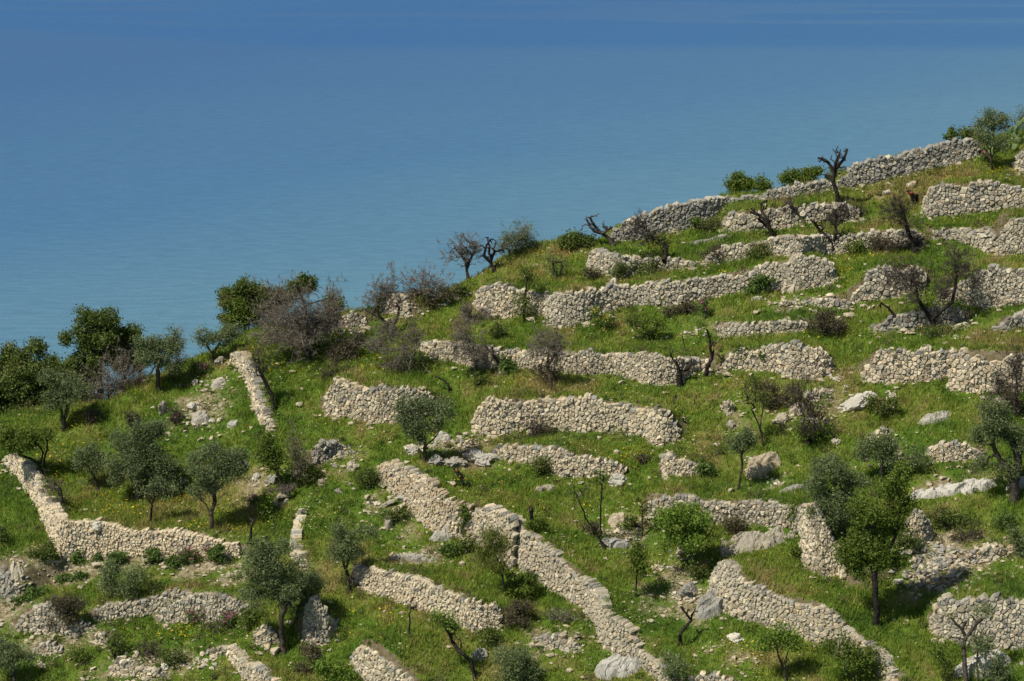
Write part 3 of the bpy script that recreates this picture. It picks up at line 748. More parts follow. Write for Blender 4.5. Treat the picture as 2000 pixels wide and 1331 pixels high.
def make_wall(wi, spec):
    ch, matn, sw, P, label = spec
    sw = 0.68 * (sw if sw < .28 else .28 + (sw - .28) * .6)
    rnd = random.Random(100 + wi)
    feet, hts = FEET[wi], HEIGHTS[wi]
    seg = np.hypot(np.diff(feet[:, 0]), np.diff(feet[:, 1]))
    S = np.concatenate([[0], np.cumsum(seg)])
    L = S[-1]
    # smooth resample
    ss = np.linspace(-0.4, L + 0.4, max(8, int(L / 0.3)))
    def ext(a):
        v = np.interp(ss, S, a)
        v = np.where(ss < 0, a[0] + ss * (a[1] - a[0]) / max(S[1], .01), v)
        v = np.where(ss > L, a[-1] + (ss - L) * (a[-1] - a[-2]) / max(S[-1] - S[-2], .01), v)
        return v
    fxs, fys = ext(feet[:, 0]), ext(feet[:, 1])
    k = np.array([.25, .5, .25])
    def sm(v):
        w = v.copy(); w[1:-1] = np.convolve(v, k, 'same')[1:-1]; return w
    fxs, fys = sm(fxs), sm(fys)
    fzs = np.interp(ss, S, feet[:, 2]); fzs = sm(fzs)
    hss = np.interp(ss, S, hts)
    # ragged top line and crumbling ends
    hss = hss * (1.05 + 0.08 * fnoise(ss, ss * 0 + wi, 71, 0.9, 2)) + 0.15 * fnoise(ss, ss * 0 + wi * 3.3, 73, 1.9, 2)
    dip = fnoise(ss, ss * 0 + wi * 7.7, 79, 0.35, 1)
    hss = hss * (1 - 0.22 * np.clip((dip - .45) / .3, 0, 1))
    def joined(p):
        return any(j != wi and WALLS[j][0] == ch and min(math.hypot(*(FEET[j][0][:2] - p)), math.hypot(*(FEET[j][-1][:2] - p))) < 1.6 for j in range(len(WALLS)))
    j0, j1 = joined(feet[0][:2]), joined(feet[-1][:2])
    e0 = np.clip((ss + .05) / (0.25 + 0.3 * rnd.random()), 0, 1) if not j0 else 1.0
    e1 = np.clip((L - ss + .05) / (0.25 + 0.3 * rnd.random()), 0, 1) if not j1 else 1.0
    hss = hss * (0.62 + 0.38 * np.minimum(e0, e1))
    lo, hi = (-0.22 if j0 else 0.02), (L + 0.22 if j1 else L - 0.02)
    tx = np.gradient(fxs, ss); ty = np.gradient(fys, ss)
    ln = np.hypot(tx, ty) + 1e-9
    nx, ny = sm(ty / ln), sm(-tx / ln)
    def F(a, s): return float(np.interp(s, ss, a))
    rh = sw * 0.66
    hmax = float(hts.max())
    rows = int(hmax / rh) + 3
    pts = []
    for r in range(-1, rows):
        s = -0.4 + rnd.random() * sw
        t0 = (r + 0.5) * rh
        while s < L + 0.4:
            pts.append((s + rnd.uniform(-.08, .08) * sw, t0 + rnd.uniform(-.30, .30) * rh + 0.10 * rh * math.sin(s * 1.7 + wi)))
            s += sw * rnd.choice((0.5, 0.62, 0.8, 0.95, 1.05, 1.25, 1.6, 2.0))
    # some big blocks swallow their neighbours
    big = set()
    for i in range(len(pts)):
        if rnd.random() < 0.035: big.add(i)
    if wi == 21:          # the big square block of the broad middle wall
        tgt = (float(np.interp(1147, [p[0] for p in P], S)), hmax * 0.72)
        j = min(range(len(pts)), key=lambda q: (pts[q][0] - tgt[0]) ** 2 + (pts[q][1] - tgt[1]) ** 2)
        big.add(j)
    rem = set()
    for i in big:
        if i in rem: continue
        rr = sw * rnd.choice((.9, 1.0, 1.1, 1.5))
        for j in range(len(pts)):
            if j != i and j not in big and (pts[j][0] - pts[i][0]) ** 2 + ((pts[j][1] - pts[i][1]) * 1.25) ** 2 < rr * rr:
                rem.add(j)
    pts = [p for i, p in enumerate(pts) if i not in rem]
    A = np.array(pts)
    root = empty('dry_stone_wall', (float(feet[:, 0].mean()), float(feet[:, 1].mean()), float(feet[:, 2].mean())))
    tag(root, label, 'wall', 'dry stone walls stepping up the hillside')
    org = np.array(root.location)
    stones = []
    for i, (s, t) in enumerate(pts):
        if s < lo or s > hi: continue
        h = F(hss, s)
        if t > h - rh * (0.35 + 0.15 * rnd.random()) + (0.2 * rh if rnd.random() < .15 else 0) and not (t < rh and h > .1): continue
        if t < -rh * 0.6: continue
        d = A - A[i]
        dd = (d ** 2).sum(1)
        near = np.argsort(dd)[1:20]
        nb = [(float(dd[j]), float(d[j, 0]), float(d[j, 1])) for j in near if dd[j] > 1e-8]
        poly = vor_cell((s, t), nb, sw * 1.5, rh * 1.5)
        if poly is not None and t > h - 1.4 * rh:      # cap stones keep a fairly even top line
            poly = [(p[0], min(p[1], h - t + rh * rnd.uniform(.0, .28))) for p in poly]
        if poly is None: continue
        area = 0.5 * abs(sum(poly[a][0] * poly[(a + 1) % len(poly)][1] - poly[(a + 1) % len(poly)][0] * poly[a][1] for a in range(len(poly))))
        if area < 0.004: continue
        top = t > h - 1.7 * rh
        stones.append((area, s, t, h, poly, top))
    stones.sort(key=lambda q: -q[0])
    fv, fl, fs = [], [], []
    for si, (area, s, t, h, poly, top) in enumerate(stones):
        n = len(poly)
        cxs = sum(p[0] for p in poly) / n; cyt = sum(p[1] for p in poly) / n
        proud = rnd.uniform(-0.035, 0.055) + (0.02 if area > 0.06 else 0)
        bulge = rnd.uniform(0.025, 0.075) * (0.7 + area * 3)
        back = -0.40 if top else -0.22
        tilt_s, tilt_t = rnd.uniform(-.38, .38), rnd.uniform(-.38, .38)
        rings = ((1.0 if top else 1.02, back), (1.02, -0.07 + proud * .5), (0.90, 0.015 + proud), (0.68, 0.02 + proud + bulge))
        vs = []
        for ri, (sc, w) in enumerate(rings):
            for (a, b) in poly:
                ps = (a - cxs) * sc + cxs; pt = (b - cyt) * sc + cyt
                if ri >= 2:
                    ps += rnd.uniform(-.012, .012); pt += rnd.uniform(-.012, .012)
                ww = w + ((ps * tilt_s + pt * tilt_t) + rnd.uniform(-.012, .012) if ri >= 2 else 0)
                S_, T_ = s + ps, t + pt
                bx = F(fxs, S_) + F(nx, S_) * (ww - T_ * 0.10)
                by = F(fys, S_) + F(ny, S_) * (ww - T_ * 0.10)
                vs.append((bx - org[0], by - org[1], F(fzs, S_) + T_ - org[2]))
        faces = []
        for ri in range(3):
            for a in range(n):
                b = (a + 1) % n
                faces.append((ri * n + a, ri * n + b, ri * n + n + b, ri * n + n + a))
        faces.append(tuple(range(3 * n, 4 * n)))
        faces.append(tuple(range(n - 1, -1, -1)))
        if si < 300:
            c = np.mean(vs, axis=0)
            me = bpy.data.meshes.new('stone')
            me.from_pydata([(v[0] - c[0], v[1] - c[1], v[2] - c[2]) for v in vs], [], faces)
            mm = matn
            if top and rnd.random() < .38: mm = 'stone_grey'
            elif rnd.random() < .10: mm = rnd.choice(('stone_warm', 'stone_mid', 'stone_grey'))
            me.materials.append(M[mm])
            link_mesh('stone', me, root, tuple(c))
        else:
            o = len(fv); fv += vs
            for f in faces:
                fl += [q + o for q in f]; fs.append(len(f))
    if fs:
        me = np_mesh('small_stone', np.array(fv), fl, fs, [M[matn]])
        tag(link_mesh('small_stone', me, root), kind='stuff')
    return len(stones)
NST = [make_wall(i, w) for i, w in enumerate(WALLS)]
print('wall stones', sum(NST), [n for n in NST if n > 300])
# ------------------------------------------------------------------ rocks
def rock_mesh(name, seed, sub, rough, mat, flat=0.0):
    import bmesh
    bm = bmesh.new()
    bmesh.ops.create_icosphere(bm, subdivisions=sub, radius=1.0)
    off = Vector((seed * 7.3, seed * 3.1, seed * 1.7))
    for v in bm.verts:
        p = v.co.copy()
        d = 1.0 + rough * 0.9 * mnoise.noise(p * 1.1 + off)
        if sub >= 3:
            d += rough * 0.55 * (abs(mnoise.noise(p * 2.6 + off)) * 2 - 0.5)
            d += rough * 0.22 * mnoise.noise(p * 6.5 + off)
        if sub >= 4:
            d += rough * 0.13 * (abs(mnoise.noise(p * 13.0 + off)) * 2 - .5)
        # planar facets like broken limestone
        for k in range(3):
            ax = Vector((math.sin(seed * 1.3 + k * 2.1), math.cos(seed * 2.7 + k * 1.4), math.sin(seed * .9 + k * 3.3))).normalized()
            lim = 0.72
            q = p.dot(ax) * d
            if q > lim: d *= (1 - 0.75 * (q - lim) / max(q, .01))
        v.co = p * d
    me = bpy.data.meshes.new(name)
    bm.to_mesh(me); bm.free()
    me.materials.append(mat)
    if sub >= 3:
        me.polygons.foreach_set('use_smooth', [True] * len(me.polygons)) if sub < 4 else None
    return me

STONE_VAR = {}
def hull_stone(seed, mat):
    """angular loose stone of about 30 triangles"""
    import bmesh
    r = random.Random(seed)
    bm = bmesh.new()
    for _ in range(15):
        v = Vector((r.gauss(0, 1), r.gauss(0, 1), r.gauss(0, 1))).normalized()
        v = Vector((v.x * r.uniform(.85, 1.05), v.y * r.uniform(.65, .95), v.z * r.uniform(.5, .75)))
        bm.verts.new(v)
    bmesh.ops.convex_hull(bm, input=bm.verts)
    for v in [v for v in bm.verts if not v.link_faces]: bm.verts.remove(v)
    me = bpy.data.meshes.new('stone')
    bm.to_mesh(me); bm.free()
    me.materials.append(mat)
    return me
LOOSE = [hull_stone(900 + i, M[('stone_warm', 'stone_mid', 'stone_grey', 'rock')[i % 4]]) for i in range(16)]

# boulders and outcrops: (x, foot row, width, height, kind, label); kind 'b' boulder, 'o' bare outcrop, 's' slab
ROCKS = [
 (1490,935,80,54,'o','white bare limestone outcrop beside the slender grey olive sapling'),
 (1545,963,78,24,'o','blue-grey rock hump left of the grey olive crown on the lower right'),
 (1676,803,80,34,'t','tilted pale slab lying below the large block wall'),
 (1826,828,100,26,'o','broad flat white outcrop in the grass at centre right'),
 (1868,972,210,30,'o','long white rock ledge running left from the gnarled olive'),
 (1985,962,70,26,'o','white ledge behind the trunk of the gnarled olive'),
 (1478,1078,186,56,'o','long grey and cream rock bluff carrying the wall behind the bright green tree'),
 (1387,1212,66,56,'o','smooth white rock at the left end of the broad tumbled wall'),
 (1437,1252,30,18,'b','bright white boulder alone in the grass under the white rock'),
 (1205,1332,105,52,'o','large pale outcrop at the bottom edge beside the longest diagonal wall'),
 (868,1062,74,30,'o','pale rock footing beneath the high diagonal wall by the ivy strip'),
 (806,1098,100,24,'o','low flat outcrop left of the pine sapling'),
 (888,912,46,24,'b','rounded grey boulder right of the middle olive trunk'),
 (938,905,52,30,'b','larger rounded boulder in shade, second right of the middle olive trunk'),
 (852,908,30,20,'b','small boulder touching the middle olive trunk on its right'),
 (806,888,34,22,'b','cream boulder left of the middle olive trunk'),
 (862,868,44,28,'o','stony bank just above the middle olive trunk'),
 (690,921,20,22,'b','single upright grey boulder on the open slope'),
 (628,950,22,18,'b','pale double boulder on the left side of the open slope'),
 (661,963,15,10,'b','small dark grey rock on the open slope below the upright boulder'),
 (684,948,10,7,'b','little stone between the two grey boulders on the open slope'),
 (936,1288,30,26,'b','white boulder right of the leaning leafy almond trunk at the bottom'),
 (1208,945,38,22,'b','white rock under the right tip of the tapering wall'),
 (1207,1032,42,36,'o','pale rock outcrop right of the two-stemmed sapling'),
 (1200,1072,70,24,'o','low rocks behind the foot of the two-stemmed sapling'),
 (1384,475,110,12,'o','flat cream rock sheet in the grass below the ridge wall'),
 (1731,380,14,11,'b','two pale stones piled left of the large block wall near the top'),
 (1781,366,30,12,'o','pinkish flat rock above the charred red stump'),
 (1424,806,30,24,'b','pale rock left of the bare sapling on the right hand slope'),
 (1428,838,18,18,'b','small pale rock above the slender grey olive'),
 (1634,868,20,12,'b','lone white stone right of the many-stemmed bush'),
 (1553,812,44,26,'o','grey rocks under the many-stemmed bush'),
 (1530,824,30,20,'b','rounded grey boulder left of the many-stemmed bush'),
 (1960,800,62,28,'o','white rocks behind the dark twiggy tree at the right edge'),
 (318,808,22,32,'b','tall grey standing rock among shrubs on the left shoulder'),
 (381,752,12,14,'b','small upright rock on the left shoulder near the skyline'),
 (424,762,42,24,'o','jagged pale rocks near the skyline left of the bright narrow wall'),
 (388,836,46,34,'o','broken limestone crag on the left shoulder'),
 (376,800,28,16,'b','pale block above the broken crag on the left shoulder'),
 (453,836,32,12,'o','flat stones between the crag and the bright narrow wall'),
 (265,830,15,8,'b','small white stone in the grass above the big left olive'),
 (1930,1322,150,50,'o','wide white rock shelf under the wall at the lower right corner'),
 (428,712,18,18,'b','rock at the skyline under the small grey skyline olive'),
 (345,952,34,28,'b','shaded boulder tucked behind the big left olive'),
 (470,920,30,22,'b','pale stone right of the second left olive'),
 (530,945,26,22,'b','pale rock beside the brushwood on the left'),
 (500,938,18,16,'b','small pale rock left of the brushwood on the left'),
 (790,972,24,10,'b','pale stone left of the high diagonal wall'),
 (748,996,38,14,'t','weathered split slab left of the high diagonal wall'),
 (780,1000,26,16,'t','tilted grey slab touching the weathered split slab'),
 (758,1040,20,34,'o','pale rock rib below the weathered split slabs'),
 (192,1030,18,18,'top','large block standing up on the lower left curving wall'),
 (1690,1062,20,10,'b','white stone on the corner of the high corner wall'),
 (82,1305,16,14,'b','grey boulder alone at the bottom left'),
 (322,1306,16,14,'b','whitish boulder at the bottom left among rubble'),
 (205,1130,12,16,'b','white upright stone above the small lower left olives'),
 (30,1175,40,26,'o','grey rocks right of the ruined wall at the left edge'),
 (1345,1165,44,26,'b','shaded blue-grey rock under the bright green tree'),
 (1270,1010,12,30,'b','pale standing stone at the end of the wall behind the bright tree'),
 (1880,640,50,14,'o','low pale stones in the grass right of the collapsed grey wall'),
 (1480,590,46,16,'o','cream rock exposed under the very long high wall'),
 (1552,574,54,26,'o','smooth cream rock foot under the right end of the very long high wall'),
 (1065,960,60,12,'o','scattered pale rocks below the tapering wall'),
 (1196,560,14,22,'b','pale stone at the gap in the ragged low wall'),
 (1755,1140,24,12,'b','pale stone right of the big dark tree trunk'),
]
RM = {}
def crag(x, y, z, hw, hh, kind, seed, mat, zc):
    """bare rock breaking through the turf: a relief sheet with cracks, ledges and ragged edges, in metres round (x, y, zc)"""
    st = max(0.035, min(0.07, hw / 22))
    nu = int(2.3 * hw / st)
    if kind == 'o':
        dep = max(hh / 0.80, 0.42)                 # the sheet climbs the slope
        nv = max(6, int(1.5 * dep / st))
        U, V = np.meshgrid(np.linspace(-1.15, 1.15, nu), np.linspace(-.25, 1.25, nv))
        X = x + U * hw; Y = y + V * dep
        r = np.sqrt(U ** 2 + ((V - .5) * 2) ** 2 * .95)
    else:
        nv = max(6, int(1.5 * hh / st))
        U, V = np.meshgrid(np.linspace(-1.15, 1.15, nu), np.linspace(-.2, 1.0, nv))
        X = x + U * hw; Y = y + V * hh            # Y stands for height here
        r = U ** 2 + np.maximum(V - .55, 0) ** 2 * 2.2 - .10
    warp = fnoise(X, Y, seed, 1.3, 3) * .5
    r = r + (0.45 if kind == 'o' else 0.40) * fnoise(X, Y, seed + 1, 1.6, 3)
    m = np.clip((1.0 - r) / .45, 0, 1)
    ridg = 1 - np.abs(fnoise(X + warp, Y * 1.4 + warp, seed + 2, 1.7, 4)) * 2.2
    fine = 1 - np.abs(fnoise(X + warp, Y * 1.8, seed + 3, 4.5, 3)) * 2.0
    led = fnoise(X * .5, Y * 2.2 + warp, seed + 4, 1.6, 2)
    rel = .55 + .40 * ridg + .22 * fine + .30 * np.round(led * 4) / 4
    if kind == 'o':
        H = max(.14, min(.55, hh * .36))
        front = np.clip(V * 3 + .25, 0, 1)
        Z = ground_z(X, Y) - 0.20 + m * front * (0.20 + H * rel)
        P = np.stack([X + fine * .03, Y - m * .12 * ridg, Z], -1)
    else:
        m = m * np.clip((0.90 - V + .22 * fnoise(X * 1.0, X * 0, seed + 12, 1.4, 3)) / .14, 0, 1) * np.clip((V + .10 + .2 * fnoise(X, X * 0, seed + 14, 1.8, 2)) / .1, 0, 1)
        rel = rel + .5 * fnoise(X * 1.0, Y * .6, seed + 9, 1.1, 2) + .35 * fine
        P = np.stack([X + fine * .05, y + .62 - m * (0.50 + 0.30 * rel) + (V * hh) * .12, z + V * hh * .92 + .06 * ridg], -1)
    keep = (m[:-1, :-1] + m[1:, 1:] + m[1:, :-1] + m[:-1, 1:]) > 0.02
    # only the largest connected piece
    lab = np.zeros(keep.shape, int); best = (0, 0); c = 0
    for (a, b) in zip(*np.nonzero(keep)):
        if lab[a, b]: continue
        c += 1; stack = [(a, b)]; lab[a, b] = c; n = 0
        while stack:
            i, j = stack.pop(); n += 1
            for (k, l) in ((i + 1, j), (i - 1, j), (i, j + 1), (i, j - 1)):
                if 0 <= k < keep.shape[0] and 0 <= l < keep.shape[1] and keep[k, l] and not lab[k, l]:
                    lab[k, l] = c; stack.append((k, l))
        best = max(best, (n, c))
    keep = lab == best[1]
    idx = np.arange(P.shape[0] * P.shape[1]).reshape(P.shape[:2])
    q = np.stack([idx[:-1, :-1], idx[:-1, 1:], idx[1:, 1:], idx[1:, :-1]], -1)[keep].reshape(-1, 4)
    used, q = np.unique(q, return_inverse=True)
    q = q.reshape(-1, 4)
    return np_mesh('limestone_outcrop', P.reshape(-1, 3)[used] - np.array([x, y, zc]), q, np.full(len(q), 4), [mat])
def rocks():
    for i, (px, py, w, h, k, label) in enumerate(ROCKS):
        x, y, z = [float(v[0]) for v in hit_ground([px], [py])]
        s = y / FPX
        hw, hh = w * s / 2, h * s
        mat = M['stone_grey'] if 'blue' in label else M['bluff'] if 'bluff carrying' in label else (M['stone_mid'] if 'bluff' in label or 'grey' in label or 'weathered' in label else M['rock'])
        if k in ('o', 'c'):
            me = crag(x, y, z, hw, hh, k, 20 + i * 7, mat, z)
            o = link_mesh('limestone_outcrop', me)
            o.location = (x, y, z)
        else:
            me = rock_mesh('boulder', 11 + i * 3, 4 if w > 28 else 3, 0.72, mat)
            me.polygons.foreach_set('use_smooth', [False] * len(me.polygons))
            o = link_mesh('boulder', me)
            if k == 't':
                o.scale = (hw * 1.15, hh * 0.5, hh * 0.30)
                o.location = (x, y + 0.2, z + hh * 0.45)
                o.rotation_euler = (math.radians(15), math.radians(-28), 0)
            elif k == 'top':
                o.scale = (hw, 0.2, hh * 0.6)
                o.location = (x, y - 0.25, z + hh * 0.30)
            else:
                o.scale = (hw * 1.05, hw * 0.85, hh * 0.62)
                o.location = (x, y + hw * 0.3, z + hh * 0.22)
                o.rotation_euler = (random.uniform(-.2, .2), random.uniform(-.2, .2), random.uniform(-.4, .4))
        tag(o, label, 'rock', 'limestone outcrops and boulders on the slope')
rocks()

# heaps and spills of loose stone: (x, row, rx, ry, count, size px, label)
HEAPS = [
 (1828,1104,78,50,270,15,'big spill of grey and cream rubble right of the dark tree'),
 (1900,1095,60,25,50,11,'thin scatter of rubble at the right end of the big spill'),
 (1790,1060,30,26,50,13,'rubble tumbling down behind the dark tree crown'),
 (1258,500,0,0,0,8,''),
 (1750,640,60,10,40,14,'blocks fallen in front of the collapsed grey wall'),
 (1870,660,60,14,30,12,'stones scattered below the stepped ruin at the right edge'),
 (1600,588,60,8,30,13,'row of fallen blocks leading to the broken block wall'),
 (1690,600,40,8,26,12,'loose stones at the foot of the broken block wall'),
 (390,815,50,30,70,11,'stones strewn round the broken crag on the left shoulder'),
 (420,750,40,18,40,9,'stones strewn near the skyline on the left shoulder'),
 (545,985,22,14,46,8,'small heap of stones right of the green fern clump'),
 (450,1125,45,22,60,9,'scree of pale stones under the right end of the curving wall'),
 (340,1110,40,12,30,8,'stones below the middle of the curving wall'),
 (110,1098,50,8,40,8,'stones fallen at the left corner of the curving wall'),
 (210,1075,0,0,0,8,''),
 (70,1205,50,40,70,12,'grey rubble spread over the far lower left slope'),
 (160,1230,50,16,40,10,'grey rubble right of the dark round bush at lower left'),
 (30,1150,26,34,40,12,'grey blocks tumbled at the left edge'),
 (270,1290,70,20,60,11,'pale rubble slope at the bottom left'),
 (400,1300,50,18,50,11,'pale rubble above the hooked wall at the bottom left'),
 (640,1215,24,40,60,11,'bluish stones spilled from the shaded high wall'),
 (500,1245,30,16,30,9,'stones above the round stub of wall'),
 (690,885,34,22,36,9,'pale stones on the slope right of the small sloping grey wall'),
 (640,900,30,20,26,8,'small stones below the small sloping grey wall'),
 (735,985,30,36,46,10,'stones left of the high diagonal wall'),
 (830,875,50,16,50,12,'rubble bank behind the middle olive trunk'),
 (900,865,40,14,30,11,'rubble above the rounded boulders'),
 (800,1092,60,16,36,10,'stones round the low flat outcrop'),
 (1215,1040,50,36,80,10,'stony slope right of the two-stemmed sapling'),
 (1290,1110,50,30,40,9,'stones beside the sapling with the narrow crown'),
 (1340,1170,50,30,60,11,'rubble under the bright green tree'),
 (1100,1255,44,22,50,10,'stones beneath the brushwood heap'),
 (1230,850,30,10,18,8,'few stones under the right part of the broad middle wall'),
 (1540,605,0,0,0,8,''),
 (1590,820,60,24,50,11,'stones around the many-stemmed bush'),
 (1600,770,50,14,40,10,'grey stones above the many-stemmed bush'),
 (1735,745,0,0,0,8,''),
 (1740,775,24,24,20,14,'large stones stepping down below the block wall'),
 (1745,905,60,24,50,12,'pale stones under the grey olive crown at right'),
 (1518,945,24,12,26,10,'small pile of stones below the white outcrop'),
 (1480,1295,20,14,14,9,'few white stones right of the bright white boulder'),
 (1450,640,0,0,0,8,''),
 (1350,650,40,12,24,9,'stones in the grass left of the low short wall'),
 (1240,655,50,14,20,8,'stones among shrubs below the very long wall'),
 (1530,595,60,10,30,10,'stones below the right part of the very long wall'),
 (790,600,30,10,24,10,'stones around the humped ruin on the skyline'),
 (860,598,60,14,40,9,'line of edging stones climbing the skyline to the right'),
 (690,650,40,10,30,10,'stones below the low ruin on the skyline'),
 (960,520,24,12,16,8,'edging stones near the bare skyline tree'),
 (1010,500,30,8,20,7,'edging stones under the sparse olive on the skyline'),
 (650,812,40,6,16,10,'pale stones along the foot of the wall with the grassy corner'),
 (790,830,0,0,0,8,''),
 (1380,1230,0,0,0,8,''),
 (530,700,0,0,0,8,''),
 (455,1165,0,0,0,8,''),
 (1850,910,0,0,0,8,''),
 (665,885,16,26,34,11,'stones lining the grass edge right of the small sloping grey wall'),
 (1885,1150,50,10,26,10,'pale stones above the wall in the lower right corner'),
 (1330,1080,40,20,30,10,'stones at the left foot of the bluff behind the bright tree'),
 (1470,900,40,14,20,9,'stones around the white outcrop by the slender olive'),
 (1640,740,30,20,24,10,'stones on the grass bank between the two cream walls'),
 (90,1290,60,20,26,8,'scattered stones at the far bottom left'),
 (1100,1050,60,40,20,6,'tiny pebbles on the bare slope left of the two-stemmed sapling'),
]
def heaps():
    for hi, (px, py, rx, ry, n, sz, label) in enumerate(HEAPS):
        if not n: continue
        rnd = random.Random(500 + hi)
        qx, qy = [], []
        for _ in range(n):
            a = rnd.uniform(0, 2 * math.pi); r = abs(rnd.gauss(0, .55))
            slant = 0
            if 'edging' in label or 'climbing' in label:
                t = rnd.uniform(-1, 1); qx.append(px + t * rx * 1.2); qy.append(py - t * ry * 1.9 + rnd.uniform(-3, 3)); continue
            qx.append(px + math.cos(a) * r * rx); qy.append(py + math.sin(a) * r * ry)
        X, Y, Z = hit_ground(qx, qy)
        c = (float(X.mean()), float(Y.mean()), float(ground_z(X.mean(), Y.mean())))
        root = empty('rubble_heap', c)
        tag(root, label, 'rubble', 'spills of loose stones')
        grey = 'grey' in label or 'blu' in label
        for i in range(n):
            me = LOOSE[rnd.choice([1, 2, 5, 6, 10, 14, 0] if grey else [0, 1, 3, 4, 7, 8, 5, 12, 15])]
            s = sz * Y[i] / FPX * 0.5 * rnd.choice((.45, .6, .8, 1.0, 1.35))
            o = link_mesh('stone', me, root, (X[i] - c[0], Y[i] - c[1], Z[i] + s * 0.25 - c[2]))
            o.scale = (s * rnd.uniform(.9, 1.3), s, s * rnd.uniform(.75, 1.1))
            o.rotation_euler = (rnd.uniform(-.5, .5), rnd.uniform(-.5, .5), rnd.uniform(0, 6.28))
heaps()

# uncounted small stones lying in the turf
def replicate(base_v, base_f, P, S, R):
    """copies of a small triangulated mesh: base_v (m,3), base_f (k,3); P positions, S scales (n,3), R z-angles"""
    c, s = np.cos(R), np.sin(R)
    v = base_v[None] * S[:, None, :]
    x = v[..., 0] * c[:, None] - v[..., 1] * s[:, None]
    y = v[..., 0] * s[:, None] + v[..., 1] * c[:, None]
    V = np.stack([x, y, v[..., 2]], -1) + P[:, None, :]
    m = len(base_v)
    F = base_f[None] + (np.arange(len(P)) * m)[:, None, None]
    return V.reshape(-1, 3), F.reshape(-1, 3)

def visible_scatter(n, margin=40):
    """random ground points inside the picture, even over the ground surface"""
    x = RNG.uniform(-27, 31, n); y = RNG.uniform(97, 140, n)
    ok = y < ridge_y(x) + 0.8
    x, y = x[ok], y[ok]
    z = ground_z(x, y)
    px = 1000 + FPX * x / (y * CP + (ZC - z) * SP)
    d = y * CP + (ZC - z) * SP
    v = ((z - ZC) * CP + y * SP) / d
    py = 665.5 - FPX * v
    ok = (px > -margin) & (px < 2000 + margin) & (py < 1331 + margin)
    return x[ok], y[ok], z[ok]

def pebbles():
    x, y, z = visible_scatter(110000)
    d = dry_field(x, y)
    keep = RNG.random(len(x)) < (0.018 + 0.40 * d ** 1.5)
    x, y, z = x[keep], y[keep], z[keep]
    # stones dropped along the wall feet and at the crumbling ends
    fx_, fy_ = [], []
    for P, h in zip(FEET, HEIGHTS):
        seg = np.hypot(*np.diff(P[:, :2], axis=0).T); S = np.concatenate([[0], np.cumsum(seg)]); L = S[-1]
        k = int(L * 3.2) + 8
        t = np.where(RNG.random(k) < .35, RNG.choice([0, 1], k) * L + RNG.normal(0, .35, k), RNG.uniform(0, L, k))
        bx = np.interp(t, S, P[:, 0]); by = np.interp(t, S, P[:, 1])
        fx_.append(bx + RNG.normal(0, .12, k)); fy_.append(by - np.abs(RNG.normal(.15, .3, k)) )
    fx_ = np.concatenate(fx_); fy_ = np.concatenate(fy_)
    nb_ = len(x)
    x = np.concatenate([x, fx_]); y = np.concatenate([y, fy_]); z = ground_z(x, y)
    n = len(x)
    vv, ff = [], []
    base = []
    import bmesh
    for k in range(3):
        me = LOOSE[k]
        bv = np.array([v.co[:] for v in me.vertices])
        bf = np.array([p.vertices[:] for p in me.polygons if len(p.vertices) == 3])
        base.append((bv, bf))
    S = RNG.gamma(2.2, 0.028, n)[:, None] * RNG.uniform(.8, 1.25, (n, 3)) + 0.02
    S[nb_:] *= 1.35
    R = RNG.uniform(0, 6.28, n)
    o = 0
    for k in range(3):
        q = np.arange(n) % 3 == k
        V, F = replicate(base[k][0], base[k][1], np.stack([x[q], y[q], z[q] + S[q, 2] * .2], 1), S[q], R[q])
        vv.append(V); ff.append(F + o); o += len(V)
    V = np.concatenate(vv); F = np.concatenate(ff)
    mi = RNG.integers(0, 3, n)
    me = np_mesh('loose_stone', V, F, np.full(len(F), 3), [M['stone_warm']])
    tag(link_mesh('loose_stone', me), 'small pale stones strewn through the stony turf of the slope', 'stones', kind='stuff')
    print('pebbles', n)
pebbles()

# ------------------------------------------------------------------ grass and flowers
def wall_clear(x, y):
    """True where no wall stones stand"""
    ok = np.ones(len(x), bool)
    for P, h in zip(FEET, HEIGHTS):
        q = (x > P[:, 0].min() - .8) & (x < P[:, 0].max() + .8) & (y > P[:, 1].min() - .8) & (y < P[:, 1].max() + .8)
        if not q.any(): continue
        d, hh, e = seg_offset(x[q], y[q], P[:, :2], h)
        ok[q] &= ~((d > -0.12) & (d < 0.16 + 0.1 * hh) & (e < 0.05))
    return ok

